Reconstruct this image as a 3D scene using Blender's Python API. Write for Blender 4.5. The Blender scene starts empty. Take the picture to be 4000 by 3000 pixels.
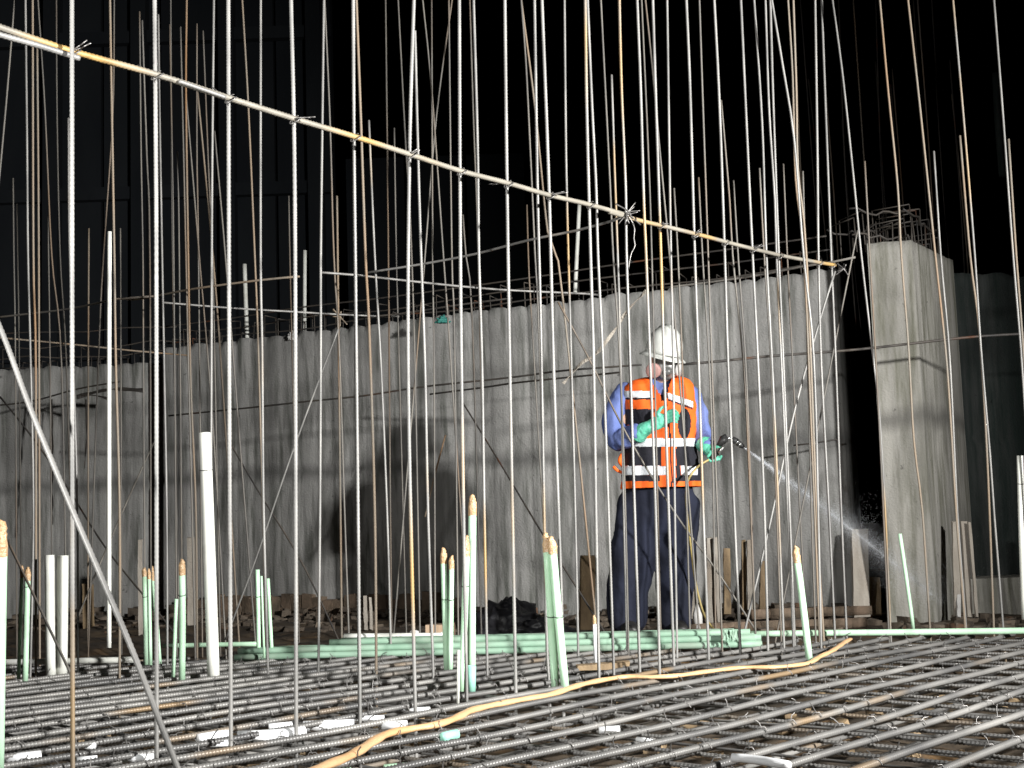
import bpy, math, random
import numpy as np
from mathutils import Vector, Matrix, noise
random.seed(7); rng = np.random.default_rng(7)
scene = bpy.context.scene
C = scene.collection

# ------------------------------------------------------------------ camera
CAMH = 0.62; FPX = 5200.0; PITCH = math.radians(6.25); ROLL = -0.034
f0 = Vector((0, math.cos(PITCH), math.sin(PITCH))); r0 = Vector((1, 0, 0)); u0 = Vector((0, -math.sin(PITCH), math.cos(PITCH)))
R1 = r0*math.cos(ROLL) + u0*math.sin(ROLL); U1 = -r0*math.sin(ROLL) + u0*math.cos(ROLL)
CAM = Vector((0, 0, CAMH))
cd = bpy.data.cameras.new('camera'); cam = bpy.data.objects.new('camera', cd); C.objects.link(cam)
M = Matrix((R1, U1, -f0)).transposed().to_4x4(); M.translation = CAM
cam.matrix_world = M
cd.sensor_width = 36; cd.lens = 36*FPX/4000; cd.clip_start = 0.05; cd.clip_end = 500
scene.camera = cam

# ------------------------------------------------------------------ world (night) and exposure
w = bpy.data.worlds.new('World'); scene.world = w; w.use_nodes = True
nt = w.node_tree; nt.nodes.clear()
sky = nt.nodes.new('ShaderNodeTexSky'); sky.sky_type = 'NISHITA'; sky.sun_disc = False
sky.sun_elevation = math.radians(-9); sky.sun_rotation = math.radians(120)
bg = nt.nodes.new('ShaderNodeBackground'); bg.inputs[1].default_value = 0.05
wo = nt.nodes.new('ShaderNodeOutputWorld')
nt.links.new(sky.outputs[0], bg.inputs[0]); nt.links.new(bg.outputs[0], wo.inputs[0])
scene.view_settings.view_transform = 'Standard'; scene.view_settings.look = 'None'
scene.view_settings.exposure = 0.0; scene.view_settings.gamma = 1.0
scene.view_settings.use_curve_mapping = False
scene.cycles.use_denoising = True
scene.cycles.max_bounces = 5; scene.cycles.diffuse_bounces = 3; scene.cycles.sample_clamp_indirect = 4

# floodlights of the site (the lamp stands themselves are built further down)
KEY_POS = Vector((4.69, 1.3, 2.3)); KEY_AIM = Vector((-5.6, 11.2, 1.7)); KEY_W = 5600
FILL_POS = Vector((-2.3, 1.5, 1.8)); FILL_AIM = Vector((0.64, 5.55, 1.35)); FILL_W = 700
def spot(name, pos, aim, watt, size, col, rad, blend):
    l = bpy.data.lights.new(name, 'SPOT'); l.energy = watt; l.spot_size = math.radians(size); l.color = col
    l.shadow_soft_size = rad; l.spot_blend = blend
    o = bpy.data.objects.new(name, l); C.objects.link(o)
    o.location = pos; o.rotation_euler = (aim-pos).to_track_quat('-Z', 'Y').to_euler(); return o
spot('key_floodlight_beam', KEY_POS, KEY_AIM, KEY_W, 84, (1.0, 0.985, 0.96), 0.14, 1.0)
spot('fill_floodlight_beam', FILL_POS, FILL_AIM, FILL_W, 74, (1.0, 0.99, 0.965), 0.07, 0.9)

# ------------------------------------------------------------------ pixel -> place helpers
def ray(u, v): return f0 + R1*((u-2000)/FPX) + U1*((1500-v)/FPX)
def at_y(u, v, Y):
    d = ray(u, v); return CAM + d*(Y/d.y)
def at_z(u, v, z):
    d = ray(u, v); return CAM + d*((z-CAMH)/d.z)
def ground_y(u, v, z=0.0): return at_z(u, v, z).y
def to_px(p):
    q = Vector(p)-CAM; z = q.dot(f0); return 2000+FPX*q.dot(R1)/z, 1500-FPX*q.dot(U1)/z

# ------------------------------------------------------------------ materials
def mat(name, c1, c2=None, scale=6, rough=.7, metal=0, bump=0.0, bscale=60, stretch=(1, 1, 1), c3=None, c3_scale=3, c3_lo=.6, c3_hi=.66, spec=.5, coat=0, objvar=True, detail=4):
    m = bpy.data.materials.new(name); m.use_nodes = True; n = m.node_tree.nodes; L = m.node_tree.links
    b = n['Principled BSDF']; b.inputs['Roughness'].default_value = rough; b.inputs['Metallic'].default_value = metal
    b.inputs['Specular IOR Level'].default_value = spec; b.inputs['Coat Weight'].default_value = coat
    tc = n.new('ShaderNodeTexCoord'); mp = n.new('ShaderNodeMapping'); mp.inputs['Scale'].default_value = stretch
    L.new(tc.outputs['Object'], mp.inputs[0])
    oi = n.new('ShaderNodeObjectInfo')
    mul = n.new('ShaderNodeMath'); mul.operation = 'MULTIPLY'; mul.inputs[1].default_value = 37 if objvar else 0
    L.new(oi.outputs['Random'], mul.inputs[0])
    def nz(sc, det=detail):
        t = n.new('ShaderNodeTexNoise'); t.noise_dimensions = '4D'; t.inputs['Scale'].default_value = sc; t.inputs['Detail'].default_value = det
        L.new(mp.outputs[0], t.inputs['Vector']); L.new(mul.outputs[0], t.inputs['W']); return t
    def ramp(src, lo, hi, a, bb):
        r = n.new('ShaderNodeValToRGB'); r.color_ramp.elements[0].position = lo; r.color_ramp.elements[1].position = hi
        r.color_ramp.elements[0].color = a; r.color_ramp.elements[1].color = bb; L.new(src, r.inputs[0]); return r
    c2 = c2 or c1
    r = ramp(nz(scale).outputs[0], .35, .68, (*c1, 1), (*c2, 1)); out = r.outputs[0]
    if c3:
        k = ramp(nz(c3_scale, 3).outputs[0], c3_lo, c3_hi, (0, 0, 0, 1), (1, 1, 1, 1))
        mx = n.new('ShaderNodeMixRGB'); L.new(k.outputs[0], mx.inputs[0]); L.new(out, mx.inputs[1]); mx.inputs[2].default_value = (*c3, 1); out = mx.outputs[0]
    L.new(out, b.inputs['Base Color'])
    if bump:
        t = n.new('ShaderNodeTexNoise'); t.inputs['Scale'].default_value = bscale; t.inputs['Detail'].default_value = 5; L.new(tc.outputs['Object'], t.inputs[0])
        bp = n.new('ShaderNodeBump'); bp.inputs['Strength'].default_value = bump; bp.inputs['Distance'].default_value = .02
        L.new(t.outputs[0], bp.inputs['Height']); L.new(bp.outputs[0], b.inputs['Normal'])
    return m
PLAIN = {}
MT = dict(
    bar=mat('rebar_steel', (.19, .187, .18), (.33, .322, .305), 9, .5, .15, stretch=(1, 1, .5), c3=(.42, .27, .11), c3_scale=1.3, c3_lo=.59, c3_hi=.67),
    warm=mat('rebar_warm', (.20, .185, .155), (.31, .285, .235), 7, .55, .05, stretch=(1, 1, 1), c3=(.44, .28, .10), c3_scale=1.2, c3_lo=.54, c3_hi=.62),
    rusty=mat('rebar_rusty', (.22, .195, .16), (.27, .20, .135), 4, .65, 0, stretch=(1, 1, .5), c3=(.27, .155, .075), c3_scale=1.6, c3_lo=.56, c3_hi=.70),
    dull=mat('rebar_dull', (.13, .123, .113), (.20, .185, .16), 5, .65, .1, stretch=(1, 1, .5), c3=(.17, .12, .08), c3_scale=1.3, c3_lo=.5, c3_hi=.65),
    dark=mat('rebar_dark', (.05, .047, .045), (.10, .085, .07), 5, .6, .1, c3=(.12, .05, .025), c3_scale=3),
    matbar=mat('mat_bar_steel', (.10, .099, .098), (.28, .272, .255), 2.0, .4, .2, c3=(.26, .185, .11), c3_scale=1.1, c3_lo=.60, c3_hi=.68),
    wire=mat('tie_wire', (.13, .125, .12), (.26, .25, .24), 30, .4, .6),
    green=mat('green_conduit', (.52, .80, .55), (.60, .87, .64), 5, .38, 0, c3=(.30, .38, .26), c3_scale=6, c3_lo=.56, c3_hi=.85),
    greendim=mat('dusty_green_conduit', (.24, .40, .29), (.36, .52, .40), 6, .6, c3=(.20, .22, .18), c3_scale=4, c3_lo=.5, c3_hi=.75),
    teal=mat('teal_conduit', (.32, .68, .54), (.38, .74, .6), 6, .35),
    white=mat('white_pipe', (.78, .79, .72), (.84, .85, .80), 5, .35, c3=(.45, .42, .35), c3_scale=6, c3_lo=.58, c3_hi=.9),
    scrap=mat('white_plastic', (.85, .87, .88), (.9, .91, .92), 5, .3),
    tape=mat('brown_tape', (.52, .33, .17), (.62, .42, .24), 20, .28, bump=.5, bscale=80, spec=.7),
    orangetube=mat('orange_flat_hose', (.66, .39, .19), (.72, .47, .26), 5, .45, c3=(.55, .34, .16), c3_scale=9, c3_lo=.62, c3_hi=.8, bump=.2, bscale=60),
    wood=mat('weathered_timber', (.36, .32, .27), (.46, .42, .36), 12, .85, stretch=(3, 3, .35), c3=(.25, .17, .11), c3_scale=3, c3_lo=.6, c3_hi=.8, bump=.3),
    woodbrown=mat('brown_timber', (.20, .14, .08), (.32, .23, .13), 8, .8, stretch=(3, 3, .4), c3=(.07, .05, .03), c3_scale=3, bump=.3),
    mud=mat('mud', (.035, .026, .018), (.10, .07, .04), 4, .8, bump=.8, bscale=14, c3=(.17, .095, .035), c3_scale=3.0, c3_lo=.56, c3_hi=.7),
    rubble=mat('rubble', (.07, .055, .042), (.17, .135, .10), 9, .9, bump=.5, bscale=30, c3=(.16, .09, .055), c3_scale=5),
    brick=mat('brick', (.13, .10, .07), (.24, .17, .12), 9, .9, bump=.4),
    tarp=mat('black_tarp', (.018, .018, .022), (.04, .04, .045), 6, .45, bump=.8, bscale=10),
    skin=mat('skin', (.50, .30, .22), (.56, .35, .26), 8, .55),
    shirt=mat('blue_shirt', (.08, .125, .34), (.16, .21, .46), 5, .85, bump=.5, bscale=16),
    trousers=mat('navy_trousers', (.005, .007, .018), (.011, .015, .035), 5, .9, bump=.5, bscale=14),
    hivis=mat('hi_vis_orange', (1.0, .13, .008), (.95, .15, .01), 6, .75),
    mesh=mat('black_mesh', (.006, .006, .011), (.014, .014, .022), 9, .85, bump=.3),
    reflect=mat('reflective_tape', (.72, .76, .80), (.82, .85, .88), 20, .3, .0, bump=.15),
    glove=mat('green_glove', (.09, .44, .29), (.15, .56, .40), 9, .45, bump=.4, bscale=24),
    helmet=mat('white_helmet', (.78, .80, .75), (.82, .83, .79), 3, .22, coat=.4),
    visor=mat('grey_visor', (.12, .125, .12), (.20, .20, .19), 14, .3, spec=.5),
    blackrub=mat('black_rubber', (.02, .02, .02), (.035, .035, .035), 8, .5),
    pink=mat('pink_filter', (.62, .36, .33), (.68, .42, .38), 8, .6),
    hose=mat('olive_hose', (.38, .30, .10), (.45, .36, .16), 6, .45),
    chrome=mat('bright_metal', (.7, .7, .68), (.8, .8, .78), 8, .22, .9),
    boots=mat('black_boots', (.015, .015, .015), (.03, .028, .025), 7, .5),
    card=mat('cardboard', (.42, .30, .20), (.48, .35, .24), 7, .8),
    blueprint=mat('blue_print', (.02, .09, .42), (.03, .11, .45), 7, .5),
    paper=mat('paper_sack', (.55, .54, .52), (.68, .67, .65), 9, .7, bump=.5, bscale=18),
    yellow=mat('yellow_tripod', (.55, .36, .03), (.6, .4, .04), 5, .4),
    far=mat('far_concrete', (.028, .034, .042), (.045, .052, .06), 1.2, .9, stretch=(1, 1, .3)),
    cloth=mat('teal_rag', (.03, .20, .17), (.05, .26, .22), 9, .8),
    water=mat('spray_water', (.75, .78, .82), (.85, .87, .9), 9, .1),
)
def concrete(name, base, hi, moss, moss_amt, seam_z, period=.16, warm=0.0):
    m = bpy.data.materials.new(name); m.use_nodes = True; n = m.node_tree.nodes; L = m.node_tree.links
    b = n['Principled BSDF']; b.inputs['Roughness'].default_value = .88; b.inputs['Specular IOR Level'].default_value = .25
    tc = n.new('ShaderNodeTexCoord')
    def nz(st, sc, det=5, off=0):
        mp = n.new('ShaderNodeMapping'); mp.inputs['Scale'].default_value = st; mp.inputs['Location'].default_value = (off, off*2, off)
        L.new(tc.outputs['Object'], mp.inputs[0])
        t = n.new('ShaderNodeTexNoise'); t.inputs['Scale'].default_value = sc; t.inputs['Detail'].default_value = det; t.inputs['Roughness'].default_value = .6
        L.new(mp.outputs[0], t.inputs[0]); return t.outputs[0]
    def ramp(src, lo, hi, a, c):
        r = n.new('ShaderNodeValToRGB'); r.color_ramp.elements[0].position = lo; r.color_ramp.elements[1].position = hi
        r.color_ramp.elements[0].color = (*a, 1); r.color_ramp.elements[1].color = (*c, 1); L.new(src, r.inputs[0]); return r.outputs[0]
    def mix(fac, a, c):
        x = n.new('ShaderNodeMixRGB'); L.new(fac, x.inputs[0])
        if isinstance(a, tuple): x.inputs[1].default_value = (*a, 1)
        else: L.new(a, x.inputs[1])
        if isinstance(c, tuple): x.inputs[2].default_value = (*c, 1)
        else: L.new(c, x.inputs[2])
        return x.outputs[0]
    c = ramp(nz((1, 1, .05), 3.2, 4), .36, .62, base, hi)                 # long vertical pour streaks
    s = ramp(nz((1, 1, .1), 16, 4, 3), .5-moss_amt*.2, .68, (0, 0, 0), (1, 1, 1))
    c = mix(s, c, moss)
    g = ramp(nz((1, 1, 1), 1.1, 3, 9), .48, .72, (0, 0, 0), (.75, .75, .75))       # damp patches
    c = mix(g, c, tuple(x*.68 for x in base))
    p = ramp(nz((1, 1, 1), 22, 3, 5), .68, .74, (0, 0, 0), (.8, .8, .8))  # pits and spots
    c = mix(p, c, tuple(x*.4 for x in base))
    if seam_z:
        sp = n.new('ShaderNodeSeparateXYZ'); L.new(tc.outputs['Object'], sp.inputs[0])
        ad = n.new('ShaderNodeMath'); ad.operation = 'MULTIPLY_ADD'; L.new(nz((1, 1, 1), 2.2, 3, 11), ad.inputs[0]); ad.inputs[1].default_value = .16; L.new(sp.outputs[2], ad.inputs[2])
        sb = n.new('ShaderNodeMath'); sb.operation = 'SUBTRACT'; L.new(ad.outputs[0], sb.inputs[0]); sb.inputs[1].default_value = seam_z+.08
        ab = n.new('ShaderNodeMath'); ab.operation = 'ABSOLUTE'; L.new(sb.outputs[0], ab.inputs[0])
        k = ramp(ab.outputs[0], .01, .09, (.75, .75, .75), (0, 0, 0)); c = mix(k, c, tuple(x*.42 for x in base))
    L.new(c, b.inputs['Base Color'])
    t = n.new('ShaderNodeTexNoise'); t.inputs['Scale'].default_value = 70; t.inputs['Detail'].default_value = 6; L.new(tc.outputs['Object'], t.inputs[0])
    bp = n.new('ShaderNodeBump'); bp.inputs['Strength'].default_value = .5; bp.inputs['Distance'].default_value = .012
    L.new(t.outputs[0], bp.inputs['Height']); L.new(bp.outputs[0], b.inputs['Normal'])
    return m
MT['wall'] = concrete('streaked_wall_concrete', (.315, .312, .30), (.43, .425, .41), (.14, .145, .13), .3, 1.15)
MT['pillar'] = concrete('pale_pillar_concrete', (.35, .34, .31), (.50, .485, .44), (.17, .17, .13), .35, 1.25)
MT['darkwall'] = concrete('shade_dark_concrete', (.035, .042, .040), (.10, .108, .104), (.03, .045, .04), .7, 0)  # shade of the recessed wall put into a dark base colour; streaks are stains

# ------------------------------------------------------------------ mesh helpers
def me_obj(name, verts, faces, material, parent=None, loc=(0, 0, 0), smooth=True, mats=None, fmat=None):
    me = bpy.data.meshes.new(name); me.from_pydata([tuple(v) for v in verts], [], [tuple(f) for f in faces])
    for m in (mats or [material]): me.materials.append(m)
    if fmat is not None: me.polygons.foreach_set('material_index', fmat)
    if smooth: me.polygons.foreach_set('use_smooth', [True]*len(me.polygons))
    me.update()
    o = bpy.data.objects.new(name, me); C.objects.link(o); o.location = loc
    if parent is not None: o.parent = parent
    return o
def tag(o, label=None, cat=None, group=None, kind=None):
    if label: o['label'] = label
    if cat: o['category'] = cat
    if group: o['group'] = group
    if kind: o['kind'] = kind
    return o
def empty(name, loc, label, cat, group=None):
    o = bpy.data.objects.new(name, None); C.objects.link(o); o.location = loc; o.empty_display_size = .1
    return tag(o, label, cat, group)

def resample(pts, step):
    """Catmull-Rom through pts, about step apart"""
    P = [np.array(p, float) for p in pts]
    if len(P) == 2:
        n = max(1, int(round(np.linalg.norm(P[1]-P[0])/step))); return np.array([P[0]+(P[1]-P[0])*i/n for i in range(n+1)])
    Q = [2*P[0]-P[1]]+P+[2*P[-1]-P[-2]]; out = []
    for i in range(1, len(Q)-2):
        n = max(1, int(round(np.linalg.norm(Q[i+1]-Q[i])/step)))
        for k in range(n):
            t = k/n
            out.append(.5*((2*Q[i])+(-Q[i-1]+Q[i+1])*t+(2*Q[i-1]-5*Q[i]+4*Q[i+1]-Q[i+2])*t*t+(-Q[i-1]+3*Q[i]-3*Q[i+1]+Q[i+2])*t**3))
    out.append(P[-1]); return np.array(out)
def tube(path, rad, sides=8, cap=True, flat=1.0):
    """path Nx3 -> verts, faces; rad scalar or array; flat squashes along world Z-ish"""
    P = np.asarray(path, float); N = len(P); rad = np.broadcast_to(np.asarray(rad, float), (N,))
    T = np.gradient(P, axis=0); T /= np.linalg.norm(T, axis=1)[:, None]+1e-12
    mean = T.mean(0); ref = np.array([0, 0, 1.]) if abs(mean[2]) < .75*np.linalg.norm(mean)+1e-9 else np.array([0, 1., 0])
    A = np.cross(T, ref); A /= np.linalg.norm(A, axis=1)[:, None]; B = np.cross(A, T)
    a = np.linspace(0, 2*np.pi, sides, endpoint=False)
    V = P[:, None, :]+rad[:, None, None]*(np.cos(a)[None, :, None]*A[:, None, :]+flat*np.sin(a)[None, :, None]*B[:, None, :])
    V = V.reshape(-1, 3)
    i = np.arange(N-1)[:, None]*sides; j = np.arange(sides)[None, :]; j2 = (j+1) % sides
    F = np.stack([i+j, i+j2, i+sides+j2, i+sides+j], -1).reshape(-1, 4).tolist()
    if cap: F.append(list(range(sides))[::-1]); F.append([(N-1)*sides+k for k in range(sides)])
    return V, F
def hollow(path, r, wall, sides=16):
    V, F = tube(path, r, sides, cap=False); V2, F2 = tube(path, r-wall, sides, cap=False); n = len(V); N = n//sides
    F = F+[[n+k for k in f][::-1] for f in F2]
    for base in (0, (N-1)*sides):
        for k in range(sides):
            k2 = (k+1) % sides; q = [base+k, base+k2, n+base+k2, n+base+k]; F.append(q[::-1] if base == 0 else q)
    return np.vstack([V, V2]), F
class MB:
    def __init__(s): s.V = []; s.F = []; s.n = 0
    def add(s, VF):
        V, F = VF; s.V.append(np.asarray(V, float)); s.F += [[k+s.n for k in f] for f in F]; s.n += len(V); return s
    def box(s, lo, hi, R=None, c=None, jit=0):
        lo = np.array(lo, float); hi = np.array(hi, float)
        V = np.array([[x, y, z] for x in (lo[0], hi[0]) for y in (lo[1], hi[1]) for z in (lo[2], hi[2])])
        if jit: V = V+rng.uniform(-jit, jit, V.shape)
        if R is not None: V = V @ np.array(R).T
        if c is not None: V = V+np.array(c)
        return s.add((V, [[0, 1, 3, 2], [4, 6, 7, 5], [0, 4, 5, 1], [2, 3, 7, 6], [0, 2, 6, 4], [1, 5, 7, 3]]))
    def build(s, name, material, parent=None, loc=(0, 0, 0), smooth=True, world=True):
        V = np.vstack(s.V)
        if world: V = V-np.array(loc if parent is None else tuple(parent['_o']) if '_o' in parent else tuple(loc))
        return me_obj(name, V.tolist(), s.F, material, parent, loc if parent is None else (0, 0, 0), smooth)
def rotz(a): c, s = math.cos(a), math.sin(a); return np.array([[c, -s, 0], [s, c, 0], [0, 0, 1]])
def ribbed_radius(N, r, h=.10):
    rr = np.full(N, r); rr[::2] = r*(1+h); rr[1::2] = r*(1-h*.5); return rr
def bar_mesh(pts, r, ribbed, step=.2, sides=6):
    if ribbed:
        P = resample(pts, .0065); return tube(P, ribbed_radius(len(P), r), sides)
    return tube(resample(pts, step), r, sides)

# ------------------------------------------------------------------ ground
def ledge_y(x): return 7.45 - .05*x
nx, ny = 220, 200
xs = np.concatenate([np.linspace(-120, -6.2, 10), np.linspace(-6, 7, nx), np.linspace(7.2, 120, 10)])
ys = np.concatenate([np.linspace(-60, -1.2, 8), np.linspace(-1, 13, ny), np.linspace(13.3, 150, 12)])
V = []
for y in ys:
    for x in xs:
        t = min(1, max(0, (y-(ledge_y(x)-.12))/.2)); t = t*t*(3-2*t)
        z = -.26+.21*t
        if -6 < x < 7 and -1 < y < 13:
            z += .035*noise.noise(Vector((x*2.1, y*2.1, 1)))+.02*noise.noise(Vector((x*8, y*8, 3)))
        if y > 10: z += .02
        V.append((x, y, z))
W_ = len(xs); F = [(j*W_+i, j*W_+i+1, (j+1)*W_+i+1, (j+1)*W_+i) for j in range(len(ys)-1) for i in range(W_-1)]
tag(me_obj('ground', V, F, MT['mud']), kind='structure')

# ------------------------------------------------------------------ concrete walls
def corr_wall(name, A, B, ztop, material, label, thick=.3, band=.165, relief=.008, zbot=-.1, scallop=.02, topfun=None, parent=None, part=False):
    """corrugated poured wall from A to B (xy), face towards the camera, with depth and a scalloped top"""
    A = np.array(A, float); B = np.array(B, float); d = B-A; Ln = np.linalg.norm(d); d /= Ln
    nrm = np.array([d[1], -d[0]])
    if nrm.dot(-A) < 0: nrm = -nrm
    ns = int(Ln/.0125); nz_ = 46; V = []; sd = random.random()*50
    for k in range(nz_+1):
        for i in range(ns+1):
            s = Ln*i/ns; bi = int(s/band); fr = s/band-bi
            rs = random.Random(bi*7+int(sd)); depth = relief*(.5+rs.random()); off = (rs.random()-.5)*relief*1.2
            prof = depth*abs(math.sin(math.pi*fr))**.6+off*(1-abs(2*fr-1)**6)
            zt = (ztop if topfun is None else topfun(s))-scallop*rs.random()-scallop*.8*(abs(2*fr-1)**3)+.012*noise.noise(Vector((s*14, sd, 0)))
            z = zbot+(zt-zbot)*k/nz_
            prof += .006*noise.noise(Vector((s*5, z*1.3, sd)))
            zz = z-1.15-.05*noise.noise(Vector((s*1.5, 0, sd)))
            prof += -.010*math.exp(-(zz/.03)**2) + (.006 if zz < 0 else 0)
            p = A+d*s+nrm*prof; V.append((p[0], p[1], z))
    n = len(V)
    back = [(A+d*s-nrm*thick) for s in (0, Ln)]
    W2 = ns+1
    F = [(k*W2+i, k*W2+i+1, (k+1)*W2+i+1, (k+1)*W2+i) for k in range(nz_) for i in range(ns)]
    # top, ends and back
    for i in range(ns+1):
        s = Ln*i/ns; p = A+d*s-nrm*thick; zt = V[nz_*W2+i][2]; V.append((p[0], p[1], zt))
    for i in range(ns): F.append((nz_*W2+i, nz_*W2+i+1, n+i+1, n+i))
    m = len(V)
    for q in back: V.append((q[0], q[1], zbot))
    F.append([m]+[n+i for i in range(ns+1)]+[m+1])
    F.append([k*W2 for k in range(nz_+1)]+[n, m]); F.append([k*W2+ns for k in range(nz_+1)][::-1]+[m+1, n+ns])
    o = me_obj(name, V, F, material, parent)
    if not part: tag(o, label, 'wall')
    return o
def xy(u, v, Y): p = at_y(u, v, Y); return (p.x, p.y)
pL = at_y(640, 2390, 11.75); pR = at_y(3344, 2380, 9.02)
corr_wall('concrete_wall', (pL.x, pL.y), (pR.x, pR.y), 2.34, MT['wall'], 'long grey poured concrete wall with vertical ribs and streaks behind the worker')
q0 = at_y(-260, 2380, 12.1); q1 = at_y(690, 2380, 12.02)
corr_wall('concrete_wall', (q0.x, q0.y), (q1.x, q1.y), 2.25, MT['wall'], 'dimmer grey concrete wall set back at the far left edge')
# pillar: front face, then a face falling away to the right
P0 = at_y(3478, 2390, 8.55); P1 = at_y(3655, 2390, 8.50); P2 = at_y(3820, 2390, 9.25)
e = empty('concrete_pillar', (P1.x, P1.y, 0), 'pale streaked concrete pillar standing right of the dark gap', 'pillar')
def pillar():
    Vv = []; cols = []
    segs = [(np.array([P0.x, P0.y]), np.array([P1.x, P1.y])), (np.array([P1.x, P1.y]), np.array([P2.x, P2.y]))]
    pts = []
    for (a, b) in segs:
        L_ = np.linalg.norm(b-a); n_ = int(L_/.012); d = (b-a)/L_; nn = np.array([d[1], -d[0]])
        for i in range(n_):
            s = i*L_/n_; pts.append((a+d*s, nn, s))
    pts.append((segs[1][1], nn, L_))
    H = 40
    for k in range(H+1):
        for (p, nn, s) in pts:
            x = p[0]*1.0; tot = p[0]+p[1]
            r_ = .008*noise.noise(Vector((tot*5, 0, 2)))+.003*noise.noise(Vector((tot*22, 0, 5)))
            zt = 2.40+.012*noise.noise(Vector((tot*20, 1, 1)))
            z = -.1+(zt+.1)*k/H; q = p+nn*r_; Vv.append((q[0]-P1.x, q[1]-P1.y, z))
    n_ = len(pts); F = [(k*n_+i, k*n_+i+1, (k+1)*n_+i+1, (k+1)*n_+i) for k in range(H) for i in range(n_-1)]
    b0 = len(Vv); by = 9.75-P1.y
    bx = P0.x*9.75/8.5+.05-P1.x
    Vv += [(bx, by, -.1), (bx, by, 2.40), (P2.x-P1.x, by, -.1), (P2.x-P1.x, by, 2.40)]
    F.append([H*n_+i for i in range(n_)]+[b0+3, b0+1]); F.append([k*n_ for k in range(H+1)][::-1]+[b0, b0+1]); F.append([k*n_+n_-1 for k in range(H+1)]+[b0+3, b0+2]); F.append([b0, b0+2, b0+3, b0+1])
    me_obj('shaft', Vv, F, MT['pillar'], e)
pillar()
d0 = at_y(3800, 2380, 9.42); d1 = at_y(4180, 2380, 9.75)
corr_wall('concrete_wall', (d0.x, d0.y), (d1.x, d1.y), 2.36, MT['darkwall'], 'streaked concrete wall right of the pale pillar, coloured dark for its shade', band=.3, relief=.03, zbot=.15)
# low footing under the dark wall at the right
f_ = MB(); a = at_y(3700, 2400, 9.15); b = at_y(4200, 2400, 9.3)
f_.box((a.x, 9.0, -.1), (b.x, 9.42, .19)); tag(f_.build('concrete_footing', MT['pillar'], smooth=False), 'low pale concrete footing below the wall coloured dark for shade', 'footing')

# rebar left standing out of the wall heads: long bars and stirrups
def wall_cage(A, B, z, n_st, label, seed, mname='dark', long_z=(.05, .16, .22), tall=.0, cat='rebar cage', offs=(-.06, -.22)):
    rs = random.Random(seed); A = Vector((A[0], A[1], 0)); B = Vector((B[0], B[1], 0)); d = (B-A).normalized(); nn = Vector((d.y, -d.x, 0))
    if nn.dot(-A) < 0: nn = -nn
    o = empty('wall_head_cage', (A.x, A.y, z), label, cat, 'steel cages standing out of the wall heads')
    Lg = (B-A).length
    for k, zz in enumerate(long_z):
        off = offs[k % 2]
        pts = [A+d*(Lg*t)+nn*(off+rs.uniform(-.02, .02))+Vector((0, 0, z+zz+rs.uniform(-.02, .025))) for t in np.linspace(0, 1, 9)]
        V, F = bar_mesh(pts, .007, False, .1); V = V-np.array((A.x, A.y, z)); me_obj('long_bar', V.tolist(), F, MT[mname], o)
    for i in range(n_st):
        c = A+d*(Lg*(i+.5+rs.uniform(-.3, .3))/n_st); h = rs.uniform(.06, .2)+tall*rs.random()
        q = [c+nn*offs[0]+Vector((0, 0, z-.05)), c+nn*(offs[0]+rs.uniform(-.02, .02))+Vector((0, 0, z+h)), c+nn*offs[1]+Vector((0, 0, z+h+rs.uniform(-.02, .02))), c+nn*offs[1]+Vector((0, 0, z-.05))]
        mb = MB()
        for a_, b_ in zip(q[:-1], q[1:]): mb.add(tube(np.array([a_, b_])-np.array((A.x, A.y, z)), .0045, 5))
        me_obj('stirrup', np.vstack(mb.V).tolist(), mb.F, MT[mname], o)
    return o
wall_cage((pL.x, pL.y), (pR.x-.05, pR.y+.03), 2.33, 46, 'dark cage of bars and stirrups along the top of the long wall', 3)
wall_cage((q0.x, q0.y), (q1.x, q1.y), 2.24, 24, 'dark cage of bars along the top of the far left wall', 4, long_z=(.1, .22, .34))
wall_cage((P1.x-.35, P1.y+.02), (P1.x+.02, P1.y+.1), 2.40, 5, 'rusty bar stubs on the left part of the pale pillar', 5, 'dark', tall=.08, offs=(-.05, -.4))
wall_cage((P1.x+.02, P1.y+.03), (P2.x-.06, P2.y-.02), 2.40, 12, 'grey mesh of bars and stirrups on top of the pale pillar', 6, 'dark', long_z=(.03, .12, .2), tall=.16, offs=(-.04, -.3))

# far concrete frame in the dark, upper left
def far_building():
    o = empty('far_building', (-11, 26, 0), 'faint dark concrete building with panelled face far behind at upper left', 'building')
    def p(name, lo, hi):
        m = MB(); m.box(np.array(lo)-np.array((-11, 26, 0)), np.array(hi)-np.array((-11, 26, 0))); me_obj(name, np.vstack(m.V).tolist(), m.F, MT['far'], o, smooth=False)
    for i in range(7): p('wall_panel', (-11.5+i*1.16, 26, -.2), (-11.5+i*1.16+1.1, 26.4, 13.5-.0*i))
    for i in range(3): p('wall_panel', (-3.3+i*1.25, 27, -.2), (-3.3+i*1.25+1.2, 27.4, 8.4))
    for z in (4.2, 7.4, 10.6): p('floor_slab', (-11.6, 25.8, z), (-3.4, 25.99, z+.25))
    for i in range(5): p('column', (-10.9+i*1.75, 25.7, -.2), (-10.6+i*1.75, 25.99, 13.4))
far_building()

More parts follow.
